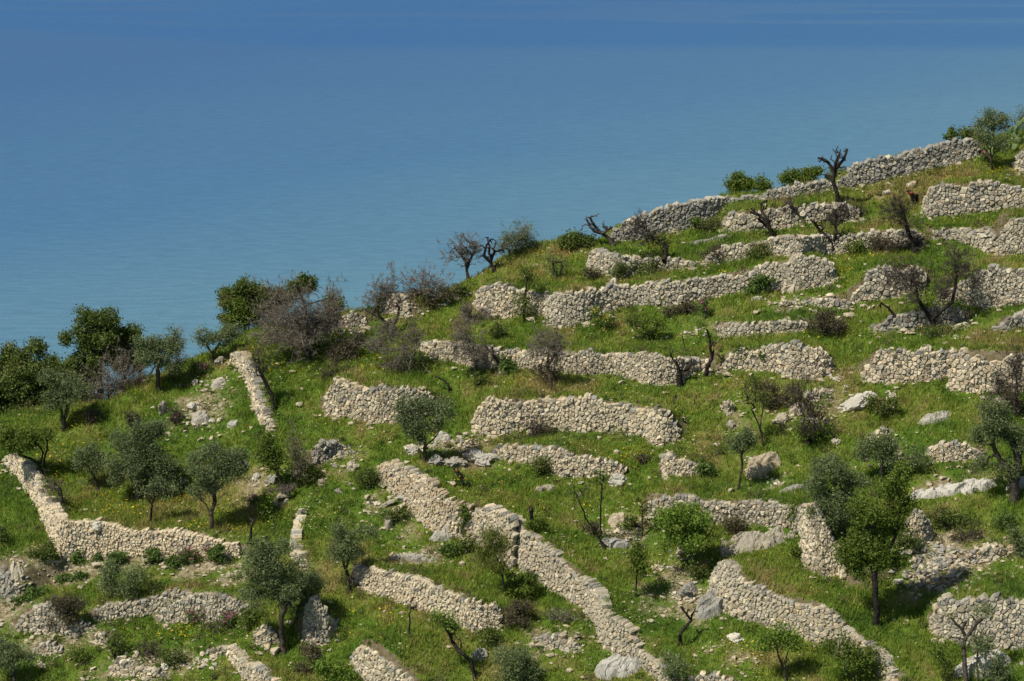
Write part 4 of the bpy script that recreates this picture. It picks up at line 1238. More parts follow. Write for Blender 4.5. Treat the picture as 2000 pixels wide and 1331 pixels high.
def grass():
    x, y, z = visible_scatter(190000)
    d = dry_field(x, y)
    n1 = fnoise(x, y, 21, 0.9, 2)
    keep = RNG.random(len(x)) < np.clip(1.05 - 1.25 * d + 0.25 * n1, 0.05, 1)
    keep &= wall_clear(x, y)
    x, y, z = x[keep], y[keep], z[keep]
    n = len(x)
    NB = 6
    tall = 0.12 + 0.10 * np.clip(fnoise(x, y, 31, 0.55, 3) + 0.5, 0, 1.2) + 0.05 * RNG.random(n)
    tall += 0.16 * (fnoise(x, y, 33, 1.7, 2) > .34) * RNG.random(n)
    tall *= np.clip(1.2 - d[keep], .4, 1)
    X = np.repeat(x, NB) + RNG.normal(0, .07, n * NB); Y = np.repeat(y, NB) + RNG.normal(0, .07, n * NB)
    Z = np.repeat(z, NB) - 0.02
    H = np.repeat(tall, NB) * RNG.uniform(.5, 1.35, n * NB)
    a = RNG.uniform(0, 6.28, n * NB)
    lean = RNG.uniform(0.1, 0.85, n * NB) * H
    la = RNG.uniform(0, 6.28, n * NB)
    w = RNG.uniform(.012, .026, n * NB)
    B1 = np.stack([X - np.cos(a) * w, Y - np.sin(a) * w, Z], 1)
    B2 = np.stack([X + np.cos(a) * w, Y + np.sin(a) * w, Z], 1)
    T = np.stack([X + np.cos(la) * lean, Y + np.sin(la) * lean, Z + H], 1)
    V = np.stack([B1, B2, T], 1).reshape(-1, 3)
    tint = np.clip(np.repeat(np.clip(RNG.normal(.42, .2, n) + 0.25 * fnoise(x, y, 41, 1.6, 2), 0, 1), NB) + RNG.normal(0, .12, n * NB), 0, 1)
    me = np_mesh('grass', V, np.arange(len(V)), np.full(len(V) // 3, 3), [M['grass']], attrs={'tint': ('FACE', tint)})
    tag(link_mesh('grass', me), 'lush green spring grass covering every terrace', 'grass', kind='stuff')
    print('grass blades', n * NB)
grass()

def weeds():
    """taller darker weeds in loose clumps, mostly at wall feet and in hollows"""
    x, y, z = visible_scatter(24000)
    g = fnoise(x, y, 61, 0.7, 2)
    near = np.zeros(len(x), bool)
    for P, h in zip(FEET, HEIGHTS):
        q = (x > P[:, 0].min() - 1) & (x < P[:, 0].max() + 1) & (y > P[:, 1].min() - 1.5) & (y < P[:, 1].max() + 1.5)
        if q.any():
            d, hh, e = seg_offset(x[q], y[q], P[:, :2], h)
            near[q] |= (((d < -0.05) & (d > -0.5)) | ((d > .22 + .1 * hh) & (d < .55 + .1 * hh))) & (e < .4)
    keep = (near & (RNG.random(len(x)) < .30)) | (g > 0.30) & (RNG.random(len(x)) < .22) | (RNG.random(len(x)) < .03)
    x, y, z = x[keep], y[keep], z[keep]
    n = len(x); NB = 60
    R = RNG.gamma(3.0, .062, n) + .05
    R = np.where(RNG.random(n) < .17, R + RNG.uniform(.12, .34, n), R)
    D = RNG.normal(0, 1, (n, NB, 3)); D[..., 2] = np.abs(D[..., 2]); D /= np.linalg.norm(D, axis=2, keepdims=True)
    r = R[:, None, None] * RNG.random((n, NB, 1)) ** .5
    Q = np.stack([x, y, z], 1)[:, None] + D * r * np.array([1.1, 1.1, 1.0])
    E = RNG.normal(0, 1, (n, NB, 3)) + np.array([0, 0, .8]); E /= np.linalg.norm(E, axis=2, keepdims=True)
    S = np.cross(E, RNG.normal(0, 1, (n, NB, 3))); S /= np.linalg.norm(S, axis=2, keepdims=True)
    V = np.stack([Q - S * .022, Q + S * .022, Q + E * RNG.uniform(.07, .15, (n, NB, 1))], 2).reshape(-1, 3)
    tint = np.clip(np.repeat(RNG.random(n), NB) * .6 + RNG.random(n * NB) * .4, 0, 1)
    me = np_mesh('weed', V, np.arange(len(V)), np.full(len(V) // 3, 3), [M['leaf_herb'], M['leaf_burnt'], M['leaf_dark'], M['leaf_mid'], M['leaf_bright']],
                 np.repeat(RNG.choice([0, 1, 2, 3, 3, 4], n), NB), {'tint': ('FACE', tint)})
    tag(link_mesh('weed', me), 'low weeds and leafy herbs scattered through the grass', 'weeds', kind='stuff')
    print('weeds', n)
weeds()

# drifts of flowers: (x, row, rx, ry, weight)
YEL = [(560,690,60,40,1.0),(700,715,60,14,1.2),(100,830,60,16,1.4),(210,880,60,20,.8),(140,910,60,30,.9),(250,990,120,18,1.0),(450,1020,90,20,.9),(400,985,60,12,.7),(1010,520,60,26,.9),(1060,500,50,20,.8),
       (1020,750,50,8,1.2),(1860,335,80,14,1.3),(1960,345,30,10,1.2),(1660,495,60,16,1.0),(1640,560,30,30,.9),(1880,440,60,12,.8),(1460,420,60,6,.9),(1000,790,30,6,.4),(1720,650,80,10,.8),(1580,655,40,8,.7),
       (1430,755,50,14,.7),(1690,815,60,12,.7),(350,1240,120,14,.8),(560,665,40,14,1.2),(870,695,0,0,0),(1540,930,60,10,.6),(1480,1080,60,12,.7),(1700,700,0,0,0),(190,990,10,6,2.),(1230,900,40,20,.8),(1200,1000,50,20,.6),
       (720,1210,60,40,.4),(640,690,30,30,.6),(1930,820,60,10,.6),(760,700,50,8,1.2),(300,760,40,10,.9),(1380,520,50,14,.6),(1500,1290,80,30,.3),(880,950,40,12,.5),(980,960,60,30,.3),(1100,1010,60,30,.2)]
CRM = [(560,700,60,50,1.0),(240,990,120,16,.9),(180,880,70,30,.8),(1010,745,30,6,2.2),(1150,870,80,16,.8),(1120,930,60,16,.5),(1420,780,60,16,.9),(1900,500,60,10,.9),(1980,500,20,8,1.4),(640,1000,40,50,.7),
       (1340,860,70,30,.7),(1120,770,120,10,.5),(1570,1150,60,20,.5),(900,790,0,0,0),(1230,1250,60,40,.8),(1420,1300,60,30,.9),(720,1230,80,50,.4),(1450,560,0,0,0),(860,735,60,8,.6),(1300,700,100,8,.5),(60,1100,60,30,.5),(580,1010,30,20,.9),
       (1880,340,60,8,.6),(720,720,40,10,.8),(980,1000,80,40,.5),(1500,770,60,20,.4)]
def flowers(name, drifts, mat, total, label, size):
    xs, ys = [], []
    for (px, py, rx, ry, w) in drifts:
        if not w: continue
        k = int(total * w * rx * ry / 40000)
        r = np.sqrt(RNG.random(k)) * 1.25
        a = RNG.uniform(0, 6.28, k)
        xs.append(px + np.cos(a) * r * rx); ys.append(py + np.sin(a) * r * ry)
    px = np.concatenate(xs); py = np.concatenate(ys)
    x, y, z = hit_ground(px, py)
    ex, ey, ez = visible_scatter(total // 3)
    x = np.concatenate([x, ex]); y = np.concatenate([y, ey]); z = np.concatenate([z, ez])
    g = fnoise(x, y, 51 + int(size * 1000), 1.1, 2) + RNG.normal(0, .25, len(x)) > 0.05
    g &= wall_clear(x, y)
    x, y, z = x[g], y[g], z[g]
    n = len(x)
    s = RNG.uniform(.7, 1.4, n) * size
    Z = z + RNG.uniform(.10, .24, n)
    # little four petal discs tilted towards the light
    tx = RNG.normal(-.25, .35, n); ty = RNG.normal(-.35, .35, n)
    a0 = RNG.uniform(0, 1.5, n)
    V = np.zeros((n, 5, 3))
    V[:, 0] = np.stack([x, y, Z - s * .25], 1)
    for k in range(4):
        ax, ay = np.cos(a0 + k * 1.5708) * s, np.sin(a0 + k * 1.5708) * s
        V[:, k + 1] = np.stack([x + ax, y + ay, Z - tx * -ax * 1 - ty * -ay * 1], 1)
    f = np.array([[0, 1, 2], [0, 2, 3], [0, 3, 4], [0, 4, 1]])
    F = (f[None] + (np.arange(n) * 5)[:, None, None]).reshape(-1, 3)
    me = np_mesh(name, V.reshape(-1, 3), F, np.full(len(F), 3), [mat], attrs={'tint': ('FACE', np.repeat(RNG.random(n), 4))})
    tag(link_mesh(name, me), label, 'flowers', kind='stuff')
    print(name, n)
flowers('yellow_wildflower', YEL, M['petal_yellow'], 10500, 'yellow wildflowers dotted through the terrace grass in drifts', .042)
flowers('cream_wildflower', CRM, M['petal_cream'], 6000, 'pale cream wildflowers speckling the terrace grass', .040)
# ------------------------------------------------------------------ trees and shrubs
def world_at(px, py, y):
    kx, kz = pix_dir(px, py)
    return np.array([float(kx) * y, y, ZC + float(kz) * y])

def tubes(A, B, RA, RB, k):
    """open frustums between points, vectorised; returns verts, quads"""
    A = np.asarray(A); B = np.asarray(B); RA = np.asarray(RA); RB = np.asarray(RB)
    D = B - A
    L = np.linalg.norm(D, axis=1, keepdims=True) + 1e-9
    D = D / L
    up = np.where(np.abs(D[:, 2:3]) < 0.9, np.array([[0, 0, 1.0]]), np.array([[1.0, 0, 0]]))
    U = np.cross(D, up); U /= np.linalg.norm(U, axis=1, keepdims=True) + 1e-9
    W = np.cross(D, U)
    ang = np.arange(k) * 2 * math.pi / k
    c, s = np.cos(ang), np.sin(ang)
    ring = U[:, None, :] * c[None, :, None] + W[:, None, :] * s[None, :, None]
    VA = A[:, None] - D[:, None] * RA[:, None, None] * .3 + ring * RA[:, None, None]
    VB = B[:, None] + D[:, None] * RB[:, None, None] * .3 + ring * RB[:, None, None]
    V = np.concatenate([VA, VB], 1).reshape(-1, 3)
    i = np.arange(k); j = (i + 1) % k
    q = np.stack([i, j, j + k, i + k], 1)
    F = (q[None] + (np.arange(len(A)) * 2 * k)[:, None, None]).reshape(-1, 4)
    return V, F

KINDS = {
 # leaf material, leaf length, leaf width, leaves per m2, attractors per m2, trunk mat, twig mat, twig sprays per end
 'olive':  ('leaf_olive', .115, .032, 1250, 40, 'bark_olive', 'bark_olive', 1),
 'olive_thin': ('leaf_olive', .105, .030, 520, 30, 'bark_olive', 'twig_dark', 2),
 'evergreen': ('leaf_dark', .12, .060, 1750, 44, 'bark_dead', 'bark_dead', 0),
 'bright': ('leaf_bright', .11, .048, 1150, 44, 'bark_dead', 'bark_dead', 0),
 'mid':    ('leaf_mid', .11, .046, 1100, 42, 'bark_burnt', 'bark_burnt', 0),
 'bright_thin': ('leaf_bright', .10, .045, 450, 26, 'bark_burnt', 'twig_dark', 2),
 'mid_thin': ('leaf_mid', .10, .042, 520, 28, 'bark_burnt', 'twig_dark', 2),
 'bare':   ('leaf_burnt', .06, .02, 60, 44, 'bark_dead', 'twig_brown', 8),
 'bare_dark': ('leaf_burnt', .07, .025, 220, 52, 'bark_burnt', 'twig_dark', 7),
 'bare_green': ('leaf_burnt', .08, .03, 420, 44, 'bark_dead', 'twig_brown', 6),
 'dead':   (None, 0, 0, 0, 14, 'bark_burnt', 'bark_burnt', 2),
 'dead_grey': (None, 0, 0, 0, 16, 'bark_dead', 'bark_dead', 3),
 'pine':   ('leaf_pine', .17, .022, 1300, 36, 'bark_dead', 'bark_dead', 0),
 'shrub':  ('leaf_dark', .10, .042, 1500, 34, 'bark_burnt', 'twig_dark', 2),
 'shrub_brown': ('leaf_burnt', .09, .030, 800, 60, 'bark_burnt', 'twig_dark', 7),
 'herb':   ('leaf_herb', .15, .050, 1300, 30, 'bark_dead', 'bark_dead', 0),
 'pink':   ('leaf_herb', .11, .035, 900, 30, 'bark_dead', 'bark_dead', 0),
 'spurge': ('leaf_herb', .10, .04, 1100, 30, 'bark_dead', 'bark_dead', 0),
 'brush':  (None, 0, 0, 0, 60, 'twig_brown', 'twig_brown', 7),
}
TREE_TRIS = [0]
def plant(idx, kind, name, cat, label, base, crowns, trunks=None, tr=3.0, behind=None, group=None, dens=1.0, lift=0.0, leafmat=None, droop=0.0, lobes=True):
    """one tree or shrub. pixels: base (x, row), crowns [(x, row, rx, ry)], trunks [[(x, row), ...]] from the base up, tr trunk radius"""
    lm, ll, lw, ld, ad, bm_, tm, sprays = KINDS[kind]
    if leafmat: lm = leafmat
    rnd = np.random.default_rng(4000 + idx)
    if behind is None:
        x, y, z = [float(v[0]) for v in hit_ground([base[0]], [base[1]])]
    else:
        kx, _ = pix_dir(base[0], base[1])
        y = 128.0
        for _ in range(4): y = float(ridge_y(np.array([float(kx) * y]))[0]) + behind
        x = float(kx) * y; z = float(ground_z(x, y))
    P0 = np.array([x, y, z - 0.05])
    s = (y * CP + (ZC - z) * SP) / FPX       # metres per photograph pixel here
    tr = tr * s * (1.25 if kind.startswith('dead') or kind.startswith('bare_') else 1.0)
    nodes = [P0]; par = [-1]
    def add_line(start, pts, jit):
        cur = start
        for q in pts:
            a = nodes[cur]; L = np.linalg.norm(q - a)
            k = max(1, int(L / 0.28))
            for t in range(1, k + 1):
                p = a + (q - a) * t / k + (rnd.normal(0, jit, 3) if t < k else 0)
                nodes.append(p); par.append(cur); cur = len(nodes) - 1
        return cur
    shrubby = cat == 'shrub' or kind in ('herb', 'pink', 'spurge', 'brush')
    trunk_nodes = []
    if trunks is None:
        if shrubby:
            trunks = []
        else:
            c0 = crowns[0]
            trunks = [[(base[0] + (c0[0] - base[0]) * .25, base[1] + (c0[1] - base[1]) * .45), (c0[0], c0[1] + c0[3] * .35)]]
    wand = 0.0
    for ti, t in enumerate(trunks):
        pts = []
        dy = 0.0
        for (qx, qy) in t:
            dy += rnd.normal(0, 0.12)
            pts.append(world_at(qx, qy, y + dy))
        # later trunks fork from the nearest existing node to their first point
        st = 0
        if ti > 0:
            A = np.array(nodes); st = int(np.argmin(((A - pts[0]) ** 2).sum(1)))
        add_line(st, pts, 0.025)
    n_trunk = len(nodes)
    # attractors: clumped points in the crown ellipsoids
    att = []; area = 0.0
    for (cx, cy, rx, ry) in crowns:
        C = world_at(cx, cy, y)
        grow = 1.28 if kind.startswith('bare') else (1.35 if kind.startswith('dead') else 1.12)
        RX_, RZ_ = rx * s * grow, ry * s * grow
        RYd = min(RX_, max(RZ_, RX_ * .6)) * 0.85
        a = math.pi * RX_ * RZ_; area += a
        k = max(4, int(ad * a * (1 if a < 6 else 0.8) * (max(1.0, dens) if kind == 'bare' else 1)))
        if kind.startswith('bare'):
            nr = int(rnd.integers(7, 13))            # sprays fanning up and out from the fork
            th = rnd.uniform(0, 2 * math.pi, nr); el = rnd.uniform(-.15, 1.45, nr)
            RD = np.stack([np.cos(th) * np.cos(el), np.sin(th) * np.cos(el), np.sin(el)], 1)
            RD[:, 2] = RD[:, 2] * 1.75 - .0
            RL = rnd.uniform(.62, 1.12, nr)
            w = rnd.integers(0, nr, k); t = rnd.uniform(.25, 1, k) ** .8
            G = np.array([0, 0, -.75]) + RD[w] * (RL[w] * t)[:, None] + rnd.normal(0, 1, (k, 3)) * (.10 + .15 * t)[:, None]
        elif lobes and a > 1.2 and kind not in ('dead', 'dead_grey'):
            nl = int(5 + a * 1.3)
            U = rnd.normal(0, 1, (nl, 3)); U /= np.linalg.norm(U, axis=1, keepdims=True)
            U *= rnd.uniform(.35, .92, (nl, 1))
            lr = rnd.uniform(.18, .40, nl)
            w = rnd.integers(0, nl, k)
            G = rnd.normal(0, 1, (k, 3)); G /= np.linalg.norm(G, axis=1, keepdims=True)
            G = U[w] + G * (lr[w] * rnd.uniform(.55, 1.0, k))[:, None]
        else:
            G = rnd.normal(0, 1, (k, 3)); G /= np.linalg.norm(G, axis=1, keepdims=True)
            G *= (rnd.random((k, 1)) ** 0.45)
        G = G * np.array([RX_, RYd, RZ_]) + C
        att.append(G)
    att = np.concatenate(att) if att else np.zeros((0, 3))
    if kind in ('dead', 'dead_grey', 'bare_dark', 'bare_green') and n_trunk > 4:
        # crooked side twigs off the limbs
        ex = []
        for q in range(int(n_trunk * .35), n_trunk):
            if rnd.random() < .55:
                dv = rnd.normal(0, 1, 3); dv[2] = abs(dv[2]) * .8; dv[1] *= .5; dv /= np.linalg.norm(dv)
                L = rnd.uniform(.18, .65)
                p = nodes[q]
                for f in (.45, .8, 1.0):
                    ex.append(p + dv * L * f + rnd.normal(0, .07, 3))
        if ex: att = np.concatenate([att, np.array(ex)])
    # keep above the ground
    gz = ground_z(att[:, 0], att[:, 1]) if len(att) else np.zeros(0)
    att[:, 2] = np.maximum(att[:, 2], gz + 0.08)
    root_p = nodes[0] if shrubby or n_trunk < 2 else nodes[n_trunk - 1]
    order = np.argsort(((att - root_p) ** 2).sum(1))
    NA = np.zeros((n_trunk + len(att) * 4 + 8, 3)); NA[:n_trunk] = np.array(nodes)
    NP = list(par); cnt = n_trunk
    plen = np.zeros(len(NA))
    for i in range(1, cnt): plen[i] = plen[NP[i]] + np.linalg.norm(NA[i] - NA[NP[i]])
    ends = []
    minz = z + (0.0 if shrubby else 0.30 * (nodes[n_trunk - 1][2] - z) if n_trunk > 1 else 0)
    for ai in order:
        q = att[ai]
        d = np.linalg.norm(NA[:cnt] - q, axis=1)
        cost = d + 0.22 * plen[:cnt] + np.where(NA[:cnt, 2] < minz - 1e-6, 0.0 if shrubby else 1.5, 0)
        if not shrubby and not trunks: cost = d
        j = int(np.argmin(cost)); a = NA[j]; L = d[j]
        k = 1 if L < .22 else (2 if L < .6 else 3)
        cur = j
        sag = L * 0.10
        side = rnd.normal(0, 0.09 * L, 3)
        for t in range(1, k + 1):
            f = t / k
            p = a + (q - a) * f + side * math.sin(math.pi * f) + np.array([0, 0, sag * math.sin(math.pi * f)])
            NA[cnt] = p; NP.append(cur); plen[cnt] = plen[cur] + L / k; cur = cnt; cnt += 1
            if cnt >= len(NA): break
        ends.append(cur)
        if cnt >= len(NA) - 4: break
    NA = NA[:cnt]; NPa = np.array(NP[:cnt])
    w = np.zeros(cnt); w[ends] += 1.0
    for t in trunks or []: pass
    w[n_trunk - 1] += 1
    for i in range(cnt - 1, 0, -1): w[NPa[i]] += max(w[i], 0.5)
    w = np.maximum(w, 0.6)
    rr = w ** (0.60 if kind.startswith('bare') else 0.50)
    rad = rr / rr[0] * tr
    if kind.startswith('bare') and n_trunk < 2: rad *= 0.6
    elif kind.startswith('bare'): rad[n_trunk:] *= 0.72
    twig_min = 0.006 if kind in ('bare', 'bare_dark', 'bare_green', 'brush', 'shrub_brown') else 0.008
    rad = np.maximum(rad, twig_min)
    if n_trunk > 1 and kind in ('dead', 'dead_grey'):
        rad[:n_trunk] = tr * np.clip(1 - .62 * plen[:n_trunk] / max(plen[:n_trunk].max(), .1), .2, 1) * rnd.uniform(.85, 1.15, n_trunk)
        rad[n_trunk:] = np.maximum(rad[n_trunk:], 0.014)
    rad[0] *= 1.25
    I = np.arange(1, cnt)
    A, B = NA[NPa[I]], NA[I]
    ra, rb = np.minimum(rad[NPa[I]], rad[I] * 1.5), rad[I]
    thick = rb > (0.030 if not shrubby else 0.05)
    if n_trunk > 1: thick[:n_trunk - 1] = True
    org = P0
    root = empty(name, tuple(P0))
    tag(root, label, cat, group)
    if thick.any():
        V, F = tubes(A[thick] - org, B[thick] - org, ra[thick], rb[thick], 6)
        V = V + rnd.normal(0, .004, V.shape)
        me = np_mesh('trunk', V, F, np.full(len(F), 4), [M[bm_]], smooth=True)
        link_mesh('trunk', me, root); TREE_TRIS[0] += 2 * len(F)
    parts_v, parts_f, parts_s, parts_m, tints = [], [], [], [], []
    vo = 0
    thin = ~thick
    if thin.any():
        V, F = tubes(A[thin] - org, B[thin] - org, ra[thin], rb[thin], 3)
        parts_v.append(V); parts_f.append(F.ravel() + vo); vo += len(V)
        parts_s.append(np.full(len(F), 4)); parts_m.append(np.zeros(len(F))); tints.append(np.full(len(F), .5))
    E = NA[ends] if ends else np.zeros((0, 3))
    # fine sprays of twigs at every branch end
    if sprays and len(E):
        k = sprays
        Q = np.repeat(E, k, 0)
        cdir = Q - (NA[n_trunk - 1] if n_trunk > 1 else P0)
        cdir /= np.linalg.norm(cdir, axis=1, keepdims=True) + 1e-9
        D = cdir * 0.7 + rnd.normal(0, .55, Q.shape) + np.array([0, 0, .25])
        D /= np.linalg.norm(D, axis=1, keepdims=True)
        Lg = rnd.uniform(.18, .50, len(Q)) * (0.7 if kind in ('olive', 'shrub', 'mid_thin', 'bright_thin') else 1.0)
        Lg = np.minimum(Lg, 0.35 * max(c[2] * s for c in crowns) + .08)
        S0 = Q - D * (Lg * .5)[:, None]
        T = Q + D * (Lg * .6)[:, None]
        sd = np.cross(D, rnd.normal(0, 1, D.shape)); sd /= np.linalg.norm(sd, axis=1, keepdims=True) + 1e-9
        wd = 0.0075 if kind.startswith('bare') or kind == 'brush' else .008
        V = np.stack([S0 + sd * wd, S0 - sd * wd, T], 1).reshape(-1, 3) - org
        n = len(Q)
        parts_v.append(V); parts_f.append(np.arange(3 * n) + vo); vo += len(V)
        parts_s.append(np.full(n, 3)); parts_m.append(np.zeros(n)); tints.append(np.full(n, .5))
    mats = [M[tm]]
    if lm and len(E):
        mats.append(M[lm])
        n = int(ld * area * dens)
        wE = rnd.integers(0, len(E), n)
        sp = 0.15 if kind not in ('herb', 'pink') else 0.10
        Q = E[wE] + rnd.normal(0, 1, (n, 3)) * sp * np.array([1, 1, .8])
        cl = rnd.random(len(E))[wE]
        D = rnd.normal(0, 1, (n, 3)) + np.array([0, 0, .35 if kind != 'olive' else .1]); D /= np.linalg.norm(D, axis=1, keepdims=True)
        if kind == 'pine': D = rnd.normal(0, .5, (n, 3)) + np.array([0, 0, 1.0]); D /= np.linalg.norm(D, axis=1, keepdims=True)
        sd = np.cross(D, rnd.normal(0, 1, (n, 3))); sd /= np.linalg.norm(sd, axis=1, keepdims=True) + 1e-9
        ls = rnd.uniform(.65, 1.25, n)[:, None]
        V = np.stack([Q - sd * lw * .7 * ls, Q + sd * lw * .7 * ls, Q + D * ll * ls], 1)
        gz = ground_z(V[..., 0].ravel(), V[..., 1].ravel()).reshape(V.shape[:2])
        V[..., 2] = np.maximum(V[..., 2], gz + 0.02)
        V = V.reshape(-1, 3) - org
        parts_v.append(V); parts_f.append(np.arange(3 * n) + vo); vo += len(V)
        parts_s.append(np.full(n, 3)); parts_m.append(np.ones(n)); tints.append(np.clip(cl * .6 + rnd.random(n) * .4, 0, 1))
        TREE_TRIS[0] += n
    if kind in ('pink', 'spurge'):
        mats.append(M['petal_pink' if kind == 'pink' else 'petal_yellow'])
        n = int(190 * area * dens) + 12
        Q = E[rnd.integers(0, len(E), n)] + rnd.normal(0, .05, (n, 3)) + np.array([0, -.03, .10])
        D = rnd.normal(0, 1, (n, 3)); D /= np.linalg.norm(D, axis=1, keepdims=True)
        sd = np.cross(D, rnd.normal(0, 1, (n, 3))); sd /= np.linalg.norm(sd, axis=1, keepdims=True) + 1e-9
        V = np.stack([Q - sd * .035, Q + sd * .035, Q + D * .07], 1).reshape(-1, 3) - org
        parts_v.append(V); parts_f.append(np.arange(3 * n) + vo); vo += len(V)
        parts_s.append(np.full(n, 3)); parts_m.append(np.full(n, 2)); tints.append(rnd.random(n))
    if parts_v:
        me = np_mesh('crown', np.concatenate(parts_v), np.concatenate(parts_f), np.concatenate(parts_s), mats,
                     np.concatenate(parts_m), {'tint': ('FACE', np.concatenate(tints))})
        link_mesh('foliage' if shrubby else 'crown', me, root)
        TREE_TRIS[0] += sum(len(q) for q in parts_s)
    return root
